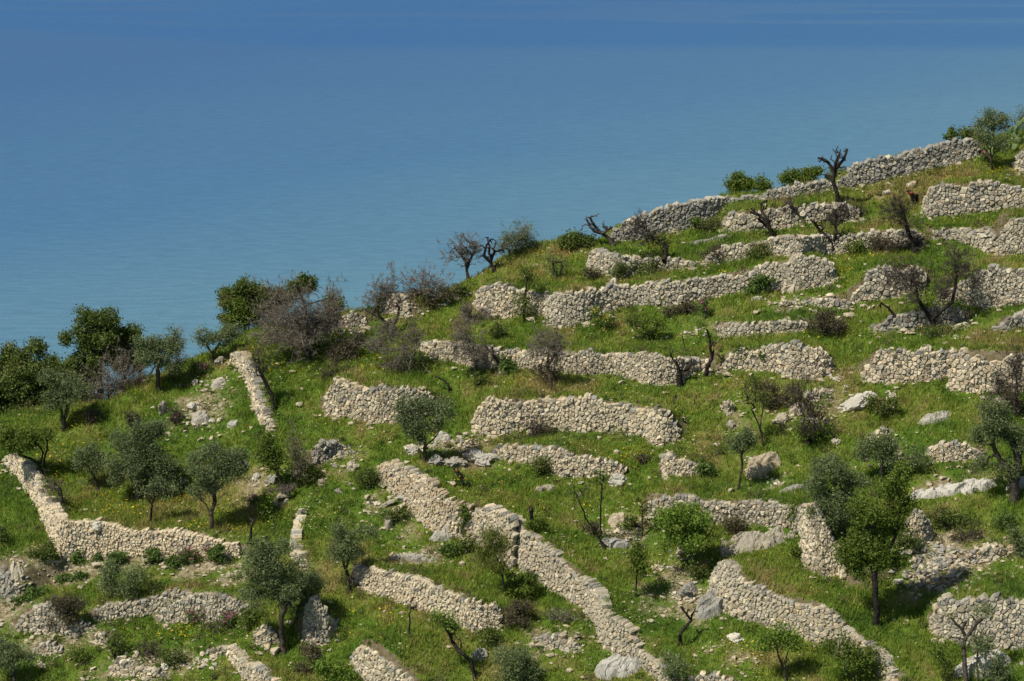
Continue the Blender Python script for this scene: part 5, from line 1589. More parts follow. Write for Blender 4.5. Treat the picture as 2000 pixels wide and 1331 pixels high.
# (kind, name, category, label, base, crowns, options)
T, S_, H_, D_ = 'tree', 'shrub', 'plant', 'dead tree'
PLANTS = [
 # grove behind the left shoulder
 ('evergreen','evergreen_tree',T,'wide dark evergreen filling the far left edge of the skyline grove',(45,830),[(45,748,70,74),(0,740,50,68),(98,775,44,56),(20,800,70,40),(60,815,60,26)],dict(behind=2.6,tr=8)),
 ('evergreen','evergreen_tree',T,'tallest dark evergreen in the left grove, standing above its neighbours',(195,800),[(190,645,44,44),(160,695,50,50),(150,745,44,50),(215,665,24,32),(128,662,12,12)],dict(behind=2.4,tr=7)),
 ('evergreen','evergreen_tree',T,'low brown-green evergreen filling the grove below the tallest one',(130,800),[(118,745,40,44),(90,720,30,30),(150,780,40,34)],dict(behind=2.0,tr=5,dens=.9)),
 ('shrub','shrub',S_,'dark undergrowth closing the grove behind the two-trunked olive',(80,815),[(70,800,60,26),(150,795,40,22)],dict(behind=.8)),
 ('bare','bare_tree',T,'purplish bare undergrowth beneath the tallest evergreen on the left',(215,795),[(212,735,46,52),(190,775,44,30),(252,720,36,46)],dict(behind=1.0,tr=4)),
 ('evergreen','evergreen_tree',T,'small brownish evergreen between the tallest evergreen and the upright olive',(245,775),[(240,668,32,34),(265,690,30,40),(225,700,28,30)],dict(behind=2,tr=4)),
 ('bare','bare_tree',T,'thin purple bare tree behind the upright skyline olive',(275,760),[(272,700,32,40),(345,680,20,40)],dict(behind=1.5,tr=3)),
 ('olive','olive_tree',T,'rounded soft green olive with two black trunks in the left grove',(125,840),[(125,757,42,34),(105,780,24,22),(150,770,24,24)],dict(trunks=[[(121,810),(118,790),(112,765)],[(128,815),(132,795),(138,760)]],tr=5)),
 ('olive','olive_tree',T,'upright skyline olive on a single dark trunk on the left shoulder',(312,765),[(308,690,38,40),(340,665,18,24),(290,675,24,26),(335,710,22,22)],dict(trunks=[[(309,745),(308,720),(312,700)],[(314,718),(330,706)]],tr=4.5)),
 ('olive','olive_tree',T,'small grey skyline olive leaning left above pink flowers',(416,712),[(432,662,34,26),(395,657,16,14),(450,645,18,14)],dict(trunks=[[(414,700),(418,688),(428,672)],[(412,688),(400,670),(390,658)]],tr=3)),
 ('evergreen','evergreen_tree',T,'dark green evergreen at the left end of the skyline clump by the brown bare tree',(480,650),[(468,592,40,40),(490,575,34,22),(455,625,26,24),(522,590,34,34)],dict(behind=1.5,tr=4)),
 ('mid','evergreen_tree',T,'fresh green tree in front of the dark skyline evergreen',(478,655),[(480,612,26,26),(468,630,26,16)],dict(behind=.5,tr=3)),
 ('bare','bare_tree',T,'large round brown bare tree on the skyline with a curved black trunk',(603,707),[(605,598,62,58),(560,612,46,42),(642,612,28,42),(590,640,54,26)],dict(trunks=[[(598,678),(611,655),(618,630)],[(611,655),(632,640),(652,622)]],tr=4.5,dens=2.2)),
 ('bare','bare_tree',T,'brown bare tree behind and left of the large round one on the skyline',(545,650),[(540,600,38,44),(520,620,24,26)],dict(behind=.8,tr=3,dens=1.8)),
 ('evergreen','evergreen_tree',T,'green crown peeping over the large brown bare tree',(600,650),[(588,562,34,22),(652,600,16,24),(560,578,20,16)],dict(behind=2.0,tr=3,dens=.8)),
 ('bare_dark','dead_tree',D_,'small twisted bare tree beside the bright narrow wall',(535,798),[(506,705,24,26)],dict(trunks=[[(531,772),(512,735),(500,712),(495,695)],[(512,730),(524,712),(526,692)],[(531,770),(520,760)]],tr=3.2,dens=.2)),
 ('shrub_brown','burnt_shrub',S_,'dark scorched shrub below the low ruin on the skyline',(672,702),[(675,668,30,34),(660,690,20,16)],{}),
 ('bare_dark','burnt_shrub',S_,'dark thorn scrub at the grassy corner left of the long terrace',(650,740),[(652,712,22,26)],{}),
 # left lower terrace
 ('mid','almond_tree',T,'bright almond tree leaning left at the left edge above the curving wall',(84,930),[(30,868,36,30),(12,845,22,22),(55,850,18,14)],dict(trunks=[[(74,905),(60,896),(40,890),(28,880)],[(80,905),(84,885),(96,862)]],tr=3.2)),
 ('mid','almond_tree',T,'small leafy almond branch crown right of the leaning one at the left edge',(88,926),[(88,850,20,18),(70,860,14,14)],dict(trunks=[[(86,900),(92,878),(92,860)]],tr=2)),
 ('olive','olive_tree',T,'small leaning olive left of the biggest left olive',(193,960),[(172,893,30,26),(190,905,20,22)],dict(trunks=[[(183,930),(170,912)]],tr=3)),
 ('olive','olive_tree',T,'biggest olive of the left terrace with a very wide crown',(270,976),[(280,880,60,52),(245,905,46,52),(320,905,34,48),(285,850,44,26)],dict(trunks=[[(266,952),(254,925),(248,900)],[(262,945),(285,915),(300,885)]],tr=7)),
 ('shrub','shrub',S_,'dark shrub in the shade right of the biggest left olive',(345,962),[(342,938,26,24)],{}),
 ('mid_thin','almond_tree',T,'thin nearly leafless almond in front of the biggest left olive',(292,1022),[(310,950,30,22),(332,958,20,14),(284,962,14,14)],dict(trunks=[[(297,985),(306,958),(320,940)],[(297,988),(284,965)]],tr=2.4,dens=.9,leafmat='leaf_olive')),
 ('olive','olive_tree',T,'full round olive with pale forked trunks on the left terrace',(413,1034),[(428,912,52,44),(412,935,44,36),(455,920,28,36),(420,880,34,20)],dict(trunks=[[(412,1005),(402,985),(386,970),(375,963)],[(413,1000),(420,980),(416,955),(420,930)],[(418,985),(430,972)]],tr=4.5)),
 ('bare_green','dead_tree',D_,'low crooked black tree with a hooked limb behind the curving wall',(124,994),[(98,940,22,20)],dict(trunks=[[(119,978),(128,962),(136,946),(148,942)],[(122,984),(112,978),(101,977)],[(120,975),(116,955),(105,942)]],tr=3.5,dens=1)),
 ('mid','almond_tree',T,'dark leafy sapling rising from the brushwood left of the slope',(575,958),[(520,880,20,24),(535,900,22,22),(527,860,14,14)],dict(trunks=[[(556,948),(544,930),(535,905),(527,880)]],tr=3)),
 ('bare_green','bare_tree',T,'feathery sapling right of the dark leafy one by the brushwood',(584,952),[(578,885,24,40),(590,900,16,28)],dict(trunks=[[(580,925),(577,890)]],tr=2)),
 ('shrub','shrub',S_,'small dark bush at the right of the brushwood on the left',(604,945),[(602,925,16,18)],{}),
 ('brush','brushwood_heap','brushwood','grey heap of cut branches under the dark leafy sapling',(560,972),[(560,955,34,17)],{}),
 ('herb','fern_clump',H_,'bright green upright fern clump right of the full round olive',(518,1016),[(519,990,12,22)],dict(leafmat='leaf_bright')),
 ('dead','dead_tree',D_,'short black dead trunk standing behind the end of the curving wall',(488,1062),[(492,1012,5,6)],dict(trunks=[[(490,1045),(491,1030),(494,1022)]],tr=3.2)),
 ('olive','olive_tree',T,'tall dense olive in the lower left foreground on a slender black trunk',(555,1275),[(528,1110,60,50),(500,1090,34,30),(560,1140,36,44),(515,1150,44,34),(540,1070,40,24)],dict(trunks=[[(550,1240),(549,1215),(556,1190),(548,1170),(535,1140)],[(556,1185),(575,1172),(590,1150)]],tr=5.5)),
 ('olive','olive_tree',T,'darker olive half behind the tall dense foreground olive',(578,1218),[(605,1145,28,36),(580,1165,28,34)],dict(tr=4)),
 ('olive','olive_tree',T,'small bushy olive, left of a pair above the low grey wall',(232,1168),[(218,1120,22,26),(215,1145,22,20)],dict(tr=2.2)),
 ('olive','olive_tree',T,'small bushy olive, right of a pair above the low grey wall',(262,1170),[(260,1128,24,22),(252,1150,20,14)],dict(tr=2.2)),
 ('shrub','shrub',S_,'little black-green bush right of the pair of small olives',(302,1160),[(303,1147,13,13)],{}),
 ('shrub_brown','shrub',S_,'large dark round bush in front of the tumbledown wall at lower left',(122,1240),[(120,1200,38,34),(140,1180,26,18)],dict(dens=1.3)),
 ('olive','olive_tree',T,'grey olive cut off by the bottom left corner',(28,1345),[(28,1296,42,36),(5,1280,30,26)],dict(tr=3)),
 ('olive','olive_tree',T,'small open olive standing on the slope left of the diagonal wall',(682,1158),[(675,1055,30,28),(665,1080,24,20),(692,1075,20,20),(715,1040,24,14)],dict(trunks=[[(680,1128),(672,1105),(668,1088)],[(675,1115),(681,1095),(684,1080)]],tr=3.4)),
 ('olive','olive_tree',T,'middle olive leaning over the wall with a forked dark trunk',(829,904),[(815,800,46,30),(835,830,40,28),(800,825,30,26),(865,800,24,28)],dict(trunks=[[(829,885),(832,868),(820,840),(812,818)],[(834,868),(852,852),(862,835),(868,812)],[(826,888),(812,868)]],tr=3.8)),
 ('pine','pine_sapling',T,'yellow-green young pine in front of the diagonal wall',(990,1162),[(958,1055,13,34),(965,1095,22,30),(975,1070,16,26),(948,1085,14,22)],dict(trunks=[[(982,1130),(974,1100),(962,1060),(956,1030)]],tr=2.2)),
 ('herb','shrub',S_,'bright green bush at the foot of the young pine',(1015,1168),[(1020,1142,30,24),(1000,1155,18,14)],dict(leafmat='leaf_mid')),
 ('bright_thin','almond_tree',T,'leaning almond with a black trunk and sparse new leaves at the bottom',(928,1327),[(868,1205,24,16),(888,1225,20,18),(850,1215,18,10)],dict(trunks=[[(920,1292),(905,1278),(895,1270),(884,1255),(881,1238)],[(882,1250),(868,1222),(856,1212)],[(898,1272),(900,1250)]],tr=4,dens=1.3)),
 ('olive','olive_shrub',S_,'large round grey-green olive bush at the bottom centre',(1005,1345),[(1000,1292,48,40),(1025,1310,34,30)],dict(dens=.9)),
 ('dead','dead_tree',D_,'thin crooked dead trunk alone on the slope below the diagonal wall',(800,1247),[(806,1188,6,6)],dict(trunks=[[(799,1230),(801,1215),(799,1200),(804,1188)]],tr=2.2)),
 ('mid_thin','almond_tree',T,'two-stemmed leafless sapling, taller of the saplings on the central slope',(1183,1074),[(1125,955,24,26),(1175,925,20,34)],dict(trunks=[[(1168,1048),(1150,1022),(1135,990),(1122,960)],[(1174,1045),(1173,1000),(1176,950)]],tr=2.4,dens=.45)),
 ('mid','almond_tree',T,'slender sapling with a narrow dark leafy crown on the central slope',(1241,1167),[(1245,1080,15,34),(1247,1110,18,20)],dict(trunks=[[(1243,1140),(1245,1110),(1245,1080)]],tr=2)),
 ('bright_thin','almond_tree',T,'thin yellowish sapling left of the bright green tree',(1254,1048),[(1254,985,14,26)],dict(trunks=[[(1254,1015),(1254,985)]],tr=1.5,leafmat='leaf_pine')),
 ('bright','leafy_tree',T,'bright fresh green tree in front of the rock bluff',(1360,1125),[(1342,1000,46,32),(1315,1020,34,34),(1365,1035,34,34),(1340,1060,40,28)],dict(trunks=[[(1352,1095),(1345,1065),(1340,1030)],[(1352,1090),(1368,1065)]],tr=3)),
 ('shrub','shrub',S_,'dark bush at the foot of the bright fresh green tree',(1368,1128),[(1368,1110,26,18)],{}),
 ('mid','carob_tree',T,'big dark green tree on a tall straight black trunk at lower right',(1711,1219),[(1700,1085,56,40),(1735,1020,44,40),(1690,1000,36,26),(1670,1110,40,26),(1740,1100,36,34),(1650,1080,22,22),(1705,1050,50,30),(1765,985,26,24),(1758,932,24,30),(1735,960,26,24)],dict(trunks=[[(1712,1180),(1710,1145),(1709,1105),(1705,1060)],[(1709,1110),(1732,1090),(1750,1040)],[(1708,1115),(1680,1085)]],tr=6.5)),
 ('olive','olive_tree',T,'grey olive with a black limb just behind the big dark green tree',(1652,1060),[(1614,920,42,36),(1590,940,28,26),(1630,975,46,44),(1608,1015,34,36),(1655,1000,30,34),(1660,945,26,26)],dict(trunks=[[(1646,1020),(1650,985),(1640,945),(1630,915)],[(1648,990),(1620,960)]],tr=5)),
 ('olive','olive_tree',T,'low spreading grey olive above the rubble on the right hand slope',(1722,938),[(1700,878,36,24),(1750,890,38,26),(1725,862,30,16),(1790,900,26,22)],dict(trunks=[[(1722,915),(1724,895)]],tr=2.6,dens=.85)),
 ('olive','olive_tree',T,'slender grey olive on a long thin trunk beside the white outcrop',(1441,957),[(1443,850,24,26),(1436,870,18,16),(1455,865,16,18)],dict(trunks=[[(1446,930),(1450,905),(1446,880)]],tr=2.4)),
 ('mid_thin','almond_tree',T,'bare sapling with a few leaves right of the slender grey olive',(1491,874),[(1462,765,18,26),(1490,785,18,18),(1470,745,20,12)],dict(trunks=[[(1488,850),(1480,825),(1468,800)],[(1486,840),(1490,800)]],tr=2,dens=.7)),
 ('bare_dark','burnt_shrub',S_,'many-stemmed burnt tree with tall bare shoots on the right hand slope',(1580,868),[(1580,790,34,44),(1555,760,18,30),(1600,800,22,30)],dict(dens=.3)),
 ('mid','shrub',S_,'green regrowth at the foot of the many-stemmed burnt tree',(1584,868),[(1590,842,32,16),(1560,835,14,12)],dict(leafmat='leaf_bright',dens=.8)),
 ('shrub_brown','shrub',S_,'brown-green thicket left of the many-stemmed burnt tree',(1522,796),[(1518,770,36,24),(1490,755,22,16)],{}),
 ('shrub','shrub',S_,'round olive-green bush between the tilted slab and the white outcrop',(1722,814),[(1722,790,27,22)],dict(dens=.8)),
 ('bare_dark','bare_tree',T,'tall dark twiggy tree at the right edge in front of the cream wall',(1985,812),[(1985,720,34,40),(1975,765,26,36),(1950,750,20,28)],dict(tr=3)),
 ('olive','olive_tree',T,'gnarled old olive with a thick pale trunk at the right edge',(1982,978),[(1950,835,44,32),(1915,850,30,26),(1985,860,28,40),(1940,800,30,18),(1915,905,22,16),(1965,915,22,20)],dict(trunks=[[(1980,950),(1986,925),(1988,890),(1975,855)],[(1984,930),(1955,900),(1942,878)]],tr=10)),
 ('bare_dark','dead_tree',D_,'burnt black forked stump with green shoots right of the long warm wall',(1328,752),[(1345,716,14,10)],dict(trunks=[[(1326,735),(1324,715),(1314,702),(1309,690)],[(1322,708),(1332,692),(1337,675),(1332,655)],[(1326,730),(1334,718)]],tr=5,dens=.3)),
 ('dead','dead_tree',D_,'tall wavy black dead trunk, right of the forked stump',(1377,734),[(1385,650,6,10)],dict(trunks=[[(1382,715),(1391,700),(1387,680),(1386,660),(1381,645)]],tr=3.6)),
 ('bare','bare_tree',T,'bare fan-shaped tree in front of the long warm wall, left of two',(930,738),[(905,645,28,34),(930,660,26,36),(900,670,24,26),(945,690,14,24)],dict(trunks=[[(930,715),(922,690),(912,668)],[(930,712),(942,690),(950,665)]],tr=3)),
 ('shrub','shrub',S_,'small bush hiding the foot of the left fan-shaped bare tree',(933,752),[(934,742,16,9)],{}),
 ('bare','bare_tree',T,'bare tree with brown twigs in front of the long warm wall, right of two',(1080,762),[(1070,655,34,32),(1085,685,26,34),(1050,665,22,26)],dict(trunks=[[(1074,738),(1070,715),(1072,690)],[(1070,715),(1085,690),(1094,660)]],tr=3.6)),
 ('bare_dark','burnt_shrub',S_,'dark twiggy scrub around the trunk of the right fan-shaped tree',(1086,745),[(1086,718,24,28),(1050,715,22,16)],dict(dens=.4)),
 ('bare','bare_tree',T,'wide spreading purple-brown thorn tree at the left end of the terrace',(805,728),[(750,655,40,26),(785,680,42,34),(805,655,26,26),(730,670,26,18)],dict(trunks=[[(800,708),(790,690),(778,672)],[(804,705),(812,680),(815,660)]],tr=3,dens=.6)),
 ('shrub','shrub',S_,'dark leafy clump at the foot of the spreading thorn tree',(812,730),[(812,716,16,12)],{}),
 ('dead','dead_tree',D_,'bare trunk leaning left between the two fan-shaped trees',(983,722),[(955,682,8,6)],dict(trunks=[[(973,708),(962,692),(952,682)]],tr=2.6)),
 ('herb','shrub',S_,'green bush at the foot of the leaning bare trunk',(992,727),[(996,712,18,14)],{}),
 ('dead_grey','bare_tree',T,'bare vase-shaped tree standing on the skyline left of the sparse olive',(915,537),[(905,488,34,28)],dict(trunks=[[(914,518),(902,500),(888,485)],[(914,520),(922,500),(930,478)]],tr=3.4)),
 ('bare','bare_tree',T,'fine twigs of the vase-shaped skyline tree seen from the slope',(912,537),[(900,485,32,24),(930,480,18,20)],dict(tr=1.6,dens=.2,behind=.4)),
 ('dead','dead_tree',D_,'black contorted dead tree next to the vase-shaped skyline tree',(966,530),[(962,478,22,14)],dict(trunks=[[(958,512),(945,500),(950,480),(958,468)],[(958,512),(966,492),(982,488)]],tr=3.6)),
 ('bare_green','olive_tree',T,'sparse brownish olive leaning right on the skyline',(1000,501),[(1012,462,34,24),(990,470,20,18),(1030,470,18,16)],dict(trunks=[[(994,490),(984,474)],[(1002,492),(1012,474)]],tr=2,dens=1.6,leafmat='leaf_olive')),
 ('evergreen','shrub',S_,'low dark green bush on the skyline left of the leaning snag',(1130,484),[(1130,469,34,14),(1110,474,16,10)],{}),
 ('dead_grey','dead_tree',D_,'leaning dead snag with antler branches at the left end of the ridge wall',(1199,482),[(1150,434,14,12),(1180,440,14,10)],dict(trunks=[[(1190,466),(1175,456),(1160,440),(1152,425)],[(1176,457),(1160,452),(1146,430)],[(1178,456),(1196,444)]],tr=3.8)),
 ('bare_dark','dead_tree',D_,'twisted black tree with a fuzzy top in front of the ridge wall left end',(1304,520),[(1245,440,26,22),(1262,458,22,16)],dict(trunks=[[(1296,508),(1284,505)],[(1300,500),(1302,485),(1292,470),(1275,465)]],tr=3.4,dens=.4)),
 ('mid_thin','shrub',S_,'greenish branches of the twisted black tree below the ridge wall',(1292,505),[(1288,472,22,18)],{}),
 ('shrub','shrub',S_,'long dark low shrub behind the ragged low wall',(1270,528),[(1266,520,40,11)],{}),
 ('bare','bare_tree',T,'purple bare tree left of the humped ruin on the skyline',(738,612),[(745,560,28,28),(762,545,24,24),(730,575,16,20)],dict(tr=2.6)),
 ('bare','bare_tree',T,'spiky bare scrub tree right of the humped ruin on the skyline',(832,590),[(830,545,38,28),(860,555,26,20),(800,560,20,22)],dict(tr=2.8)),
 ('shrub','shrub',S_,'olive-green scrub under the spiky bare tree on the skyline',(830,594),[(828,576,34,16),(870,570,22,12)],dict(dens=.8,leafmat='leaf_burnt')),
 ('herb','shrub',S_,'small round green bush on the grass bank below the skyline ruin',(899,580),[(899,568,14,11)],dict(leafmat='leaf_dark')),
 ('dead_grey','dead_tree',D_,'old dead tree with two horizontal limbs above the spreading thorn tree',(765,660),[(735,600,14,10),(780,600,10,12)],dict(trunks=[[(762,640),(745,622),(728,612),(714,605)],[(764,638),(776,620),(780,600)]],tr=4)),
 ('dead','dead_tree',D_,'tallest dead tree, wavy black trunk crossing the ridge wall',(1640,400),[(1642,302,20,18),(1604,310,14,8)],dict(trunks=[[(1635,378),(1627,355),(1630,335),(1632,318),(1640,300)],[(1630,335),(1618,318),(1598,309)],[(1632,330),(1648,312),(1655,292)],[(1626,350),(1612,345)]],tr=4.4)),
 ('dead','dead_tree',D_,'black V-shaped burnt tree at the long low wall below the ridge',(1628,492),[(1605,440,18,14),(1636,418,22,18)],dict(trunks=[[(1625,478),(1616,464),(1602,452),(1591,436)],[(1627,478),(1633,455),(1632,425)]],tr=4.4)),
 ('bare_dark','burnt_shrub',S_,'black twiggy mass hanging over the wall right of the V-shaped tree',(1655,432),[(1650,412,34,16),(1625,418,18,12)],dict(dens=.3)),
 ('dead','dead_tree',D_,'black dead tree with arching limbs left of the V-shaped one',(1510,470),[(1480,412,20,12),(1495,400,14,12)],dict(trunks=[[(1505,450),(1499,428),(1487,412),(1486,398),(1497,392)],[(1500,435),(1484,422),(1466,415)],[(1507,452),(1496,440),(1482,428)]],tr=3.6)),
 ('dead_grey','dead_tree',D_,'leaning bare trunk resting in front of the cream ridge terrace wall',(1574,438),[(1546,392,8,6)],dict(trunks=[[(1560,420),(1546,402),(1543,385)]],tr=4)),
 ('bare_dark','bare_tree',T,'grey feathery bare tree by the wall gap left of the charred red stump',(1787,500),[(1757,405,24,28),(1765,430,24,24),(1740,400,18,22)],dict(trunks=[[(1782,475),(1774,455),(1768,430),(1760,405)]],tr=3.6,dens=.6)),
 ('bare_dark','burnt_shrub',S_,'scorched scrub at the foot of the grey feathery tree',(1750,492),[(1745,478,34,16),(1790,476,20,16)],dict(dens=.6)),
 ('bare_dark','dead_tree',D_,'large forked dead tree with two feathery tops on the upper right slope',(1826,648),[(1766,528,42,36),(1872,526,42,36),(1790,560,24,24),(1848,568,22,20)],dict(trunks=[[(1820,625),(1806,605),(1793,585),(1788,555),(1780,530)],[(1824,622),(1842,605),(1860,590),(1866,560),(1868,525)]],tr=4.6,dens=.6)),
 ('shrub','shrub',S_,'dark low scrub at the foot of the large forked dead tree',(1828,658),[(1830,646,40,10)],{}),
 ('bare_green','bare_tree',T,'small feathery bare tree against the high grey wall at right',(1905,598),[(1893,520,18,22),(1905,545,14,20)],dict(trunks=[[(1900,570),(1903,545)]],tr=2.6,dens=.5)),
 ('dead','dead_tree',D_,'black branch leaning left below the broken block wall',(1755,630),[(1728,596,10,6)],dict(trunks=[[(1746,615),(1735,602),(1721,592)]],tr=3)),
 ('shrub_brown','burnt_shrub',S_,'big round brown thorn bush at the right end of the low short wall',(1612,655),[(1610,625,38,28),(1635,635,20,20)],{}),
 ('olive','olive_tree',T,'small olive standing in front of the prickly pear at top right',(1940,334),[(1935,275,26,18),(1920,265,18,14),(1955,280,18,16)],dict(trunks=[[(1936,312),(1934,292)],[(1937,308),(1922,290)]],tr=2.2,dens=.8)),
 ('olive','olive_tree',T,'upright olive crown rising against the sea at the top right',(1940,275),[(1938,232,16,22),(1925,245,16,18),(1962,242,16,18),(1912,245,8,12)],dict(behind=.6,tr=3)),
 ('olive','olive_tree',T,'edge of an olive cut by the right border above the prickly pear',(2005,262),[(2004,235,18,22)],dict(behind=.6,tr=2)),
 ('herb','shrub',S_,'small bright skyline bush, left of the pair behind the climbing wall',(1856,282),[(1857,262,9,14)],dict(behind=.5,leafmat='leaf_mid')),
 ('evergreen','shrub',S_,'dark skyline bush, right of the pair behind the climbing wall',(1890,272),[(1890,262,20,12)],dict(behind=.5)),
 ('evergreen','shrub',S_,'large skyline bush behind the ridge wall, left of a pair',(1448,385),[(1450,361,26,17),(1435,358,14,14)],dict(behind=.6,leafmat='leaf_mid')),
 ('evergreen','shrub',S_,'small skyline bush behind the ridge wall, right of a pair',(1492,383),[(1492,363,14,15)],dict(behind=.6,leafmat='leaf_mid')),
 ('evergreen','shrub',S_,'widest skyline bush behind the ridge wall left of the tallest dead tree',(1566,372),[(1570,342,32,18),(1548,350,20,14)],dict(behind=.7,leafmat='leaf_mid')),
 ('shrub','shrub',S_,'small yellowish bush right of the tallest dead tree on the skyline',(1640,362),[(1634,341,20,12)],dict(behind=.6,leafmat='leaf_pine')),
 ('shrub_brown','burnt_shrub',S_,'dark thorn scrub covering the left end of the long low wall',(1400,508),[(1400,497,28,14)],{}),
 ('shrub','shrub',S_,'dark shrub against the long low wall under the arching dead tree',(1490,506),[(1489,488,24,18),(1470,496,16,10)],dict(dens=.9)),
 ('mid_thin','almond_tree',T,'young upright almond in front of the rounded end of the long wall',(1023,628),[(1021,595,18,24),(1031,540,16,30)],dict(trunks=[[(1025,600),(1027,570),(1030,540)]],tr=2.2,dens=1.1)),
 ('shrub','shrub',S_,'dark bush below the rounded end of the very long wall',(972,663),[(972,646,18,16)],{}),
 ('bare','burnt_shrub',S_,'reddish brown scrub against the rounded end wall',(915,628),[(912,608,22,14),(945,620,26,16),(980,618,24,18)],dict(dens=2)),
 ('spurge','flowering_bush',S_,'yellow-flowered bush right of centre below the very long wall',(1172,652),[(1174,626,24,22)],dict(dens=.6)),
 ('mid_thin','shrub',S_,'open thorny shrub below the middle of the very long wall',(1272,668),[(1268,640,34,26),(1240,625,22,16)],dict(dens=1.2)),
 ('shrub_brown','shrub',S_,'brown shrub below the very long wall near pink flowers',(1345,612),[(1345,600,22,14),(1310,606,20,10)],{}),
 ('herb','shrub',S_,'green plants growing out of the very long wall',(1492,572),[(1492,552,22,12),(1470,566,14,10)],{}),
 ('pink','flowering_plant',H_,'tall pink-flowered plant below the very long wall',(1376,620),[(1376,602,13,15)],{}),
 ('herb','shrub',S_,'light green plant on the ridge wall left part',(1356,448),[(1358,434,12,12)],{}),
 ('dead','dead_tree',D_,'small hooked black branch at the edge above the middle olive',(878,766),[(855,738,5,4)],dict(trunks=[[(876,752),(868,744),(854,737)]],tr=2.4)),
 # clumps along the curving wall
 ('herb','herb_clump',H_,'round green clump at the left corner of the curving wall',(154,1100),[(154,1090,13,9)],{}),
 ('herb','herb_clump',H_,'small green clump just right of the corner clump of the curving wall',(184,1098),[(184,1091,9,7)],{}),
 ('herb','herb_clump',H_,'tall green clump with white stone beside it under the curving wall',(227,1105),[(227,1091,18,14)],{}),
 ('herb','herb_clump',H_,'dome shaped green clump under the middle of the curving wall',(297,1102),[(297,1088,17,12)],{}),
 ('herb','herb_clump',H_,'green clump just left of the pink flowers under the curving wall',(339,1108),[(339,1095,15,13)],{}),
 ('pink','flowering_plant',H_,'pink valerian growing in front of the curving wall',(368,1104),[(370,1086,22,16)],{}),
 ('herb','herb_clump',H_,'tall green clump at the right end of the curving wall',(428,1102),[(427,1082,14,18)],{}),
 ('pink','flowering_plant',H_,'small pink valerian high on the right part of the curving wall',(408,1092),[(408,1074,12,10)],{}),
 ('pink','flowering_plant',H_,'pink valerian below the left part of the humped grey wall',(380,1218),[(380,1206,20,11)],dict(dens=1.5)),
 ('pink','flowering_plant',H_,'pink valerian below the right part of the humped grey wall',(450,1220),[(450,1206,24,14)],dict(dens=1.5)),
 ('pink','flowering_plant',H_,'pink flowers on the skyline beside the small grey olive',(400,730),[(400,722,14,9)],dict(dens=2)),
 ('pink','flowering_plant',H_,'pink flowers beside the broken crag on the left shoulder',(346,822),[(347,815,11,7)],dict(dens=2)),
 ('pink','flowering_plant',H_,'pink flowers under the full round olive of the left terrace',(498,985),[(497,976,14,8)],dict(dens=2)),
 ('pink','flowering_plant',H_,'dark pink flower spike in front of the climbing wall at top right',(1924,318),[(1924,309,7,9)],dict(dens=2)),
 ('shrub','shrub',S_,'dark low bush left of the corner of the curving wall',(84,1092),[(84,1082,26,14),(100,1068,14,10)],{}),
 ('herb','herb_clump',H_,'green herbs on the stony slope below the curving wall, left group',(80,1165),[(55,1172,24,10),(75,1160,20,10)],{}),
 ('herb','herb_clump',H_,'green herbs on the stony slope below the curving wall, middle group',(125,1135),[(122,1136,16,10),(160,1128,12,8)],{}),
 ('shrub','shrub',S_,'dark pointed bush above the bottom left rubble',(228,1285),[(226,1262,18,22)],dict(dens=.8)),
 ('shrub_brown','shrub',S_,'brown-green bush right of the dark pointed one',(285,1284),[(290,1268,26,14)],{}),
 ('shrub_brown','shrub',S_,'low scrub under the humped grey wall beside the pink flowers',(430,1228),[(425,1226,34,10)],{}),
 ('shrub','shrub',S_,'leafy bush left of the foot of the foreground olive',(500,1222),[(492,1205,26,18)],dict(leafmat='leaf_mid')),
 ('shrub','shrub',S_,'dark olive-brown bush right of the foreground olive trunk',(600,1312),[(600,1285,27,26)],dict(leafmat='leaf_burnt')),
 ('bright','shrub',S_,'bright leafy bush at the bottom edge right of the olive trunk',(650,1342),[(640,1312,34,22),(675,1325,24,14)],dict(dens=.8)),
 ('shrub','shrub',S_,'dark bush at the top end of the high diagonal wall',(722,952),[(720,935,26,20)],dict(dens=.8)),
 ('shrub','shrub',S_,'dark green bush in front of the short wall by the pine',(917,1078),[(917,1062,15,15)],{}),
 ('shrub','shrub',S_,'low bushes below the high diagonal wall',(778,1018),[(776,1007,24,12)],{}),
 ('herb','shrub',S_,'leafy patch above the pine sapling left side',(885,1085),[(880,1075,26,10)],{}),
 ('herb','ivy',H_,'green ivy strip hanging down the high diagonal wall',(907,1052),[(908,1020,7,30)],dict(leafmat='leaf_mid')),
 ('shrub','shrub',S_,'dark upright bush in front of the tapering wall',(1054,930),[(1053,908,17,18)],{}),
 ('bare_dark','burnt_shrub',S_,'dark twiggy shrub in front of the broad middle wall',(1030,856),[(1030,838,38,16),(1060,826,24,12)],dict(dens=.6)),
 ('shrub_brown','burnt_shrub',S_,'tall brown shrub at the end of the diagonal wall below the pine',(1025,1222),[(1022,1195,28,32),(1000,1205,20,20)],dict(dens=1.2)),
 ('brush','brushwood_heap','brushwood','brown heap of cut brushwood beneath the longest diagonal wall',(1100,1215),[(1098,1200,42,13)],{}),
 ('shrub','shrub',S_,'dark bush right of the leaning leafy almond at the bottom',(957,1262),[(957,1245,20,18)],{}),
 ('bright','almond_tree',T,'bright leafy almond with dark stems at the lower right',(1536,1335),[(1515,1240,32,20),(1545,1255,26,20),(1500,1258,22,14)],dict(trunks=[[(1530,1305),(1520,1280),(1515,1255)],[(1534,1305),(1538,1275)]],tr=2.4,dens=.8)),
 ('mid_thin','shrub',S_,'large open thicket of grey stems at the bottom right',(1665,1342),[(1650,1285,46,36),(1700,1295,40,32),(1630,1265,24,16)],dict(dens=1.8)),
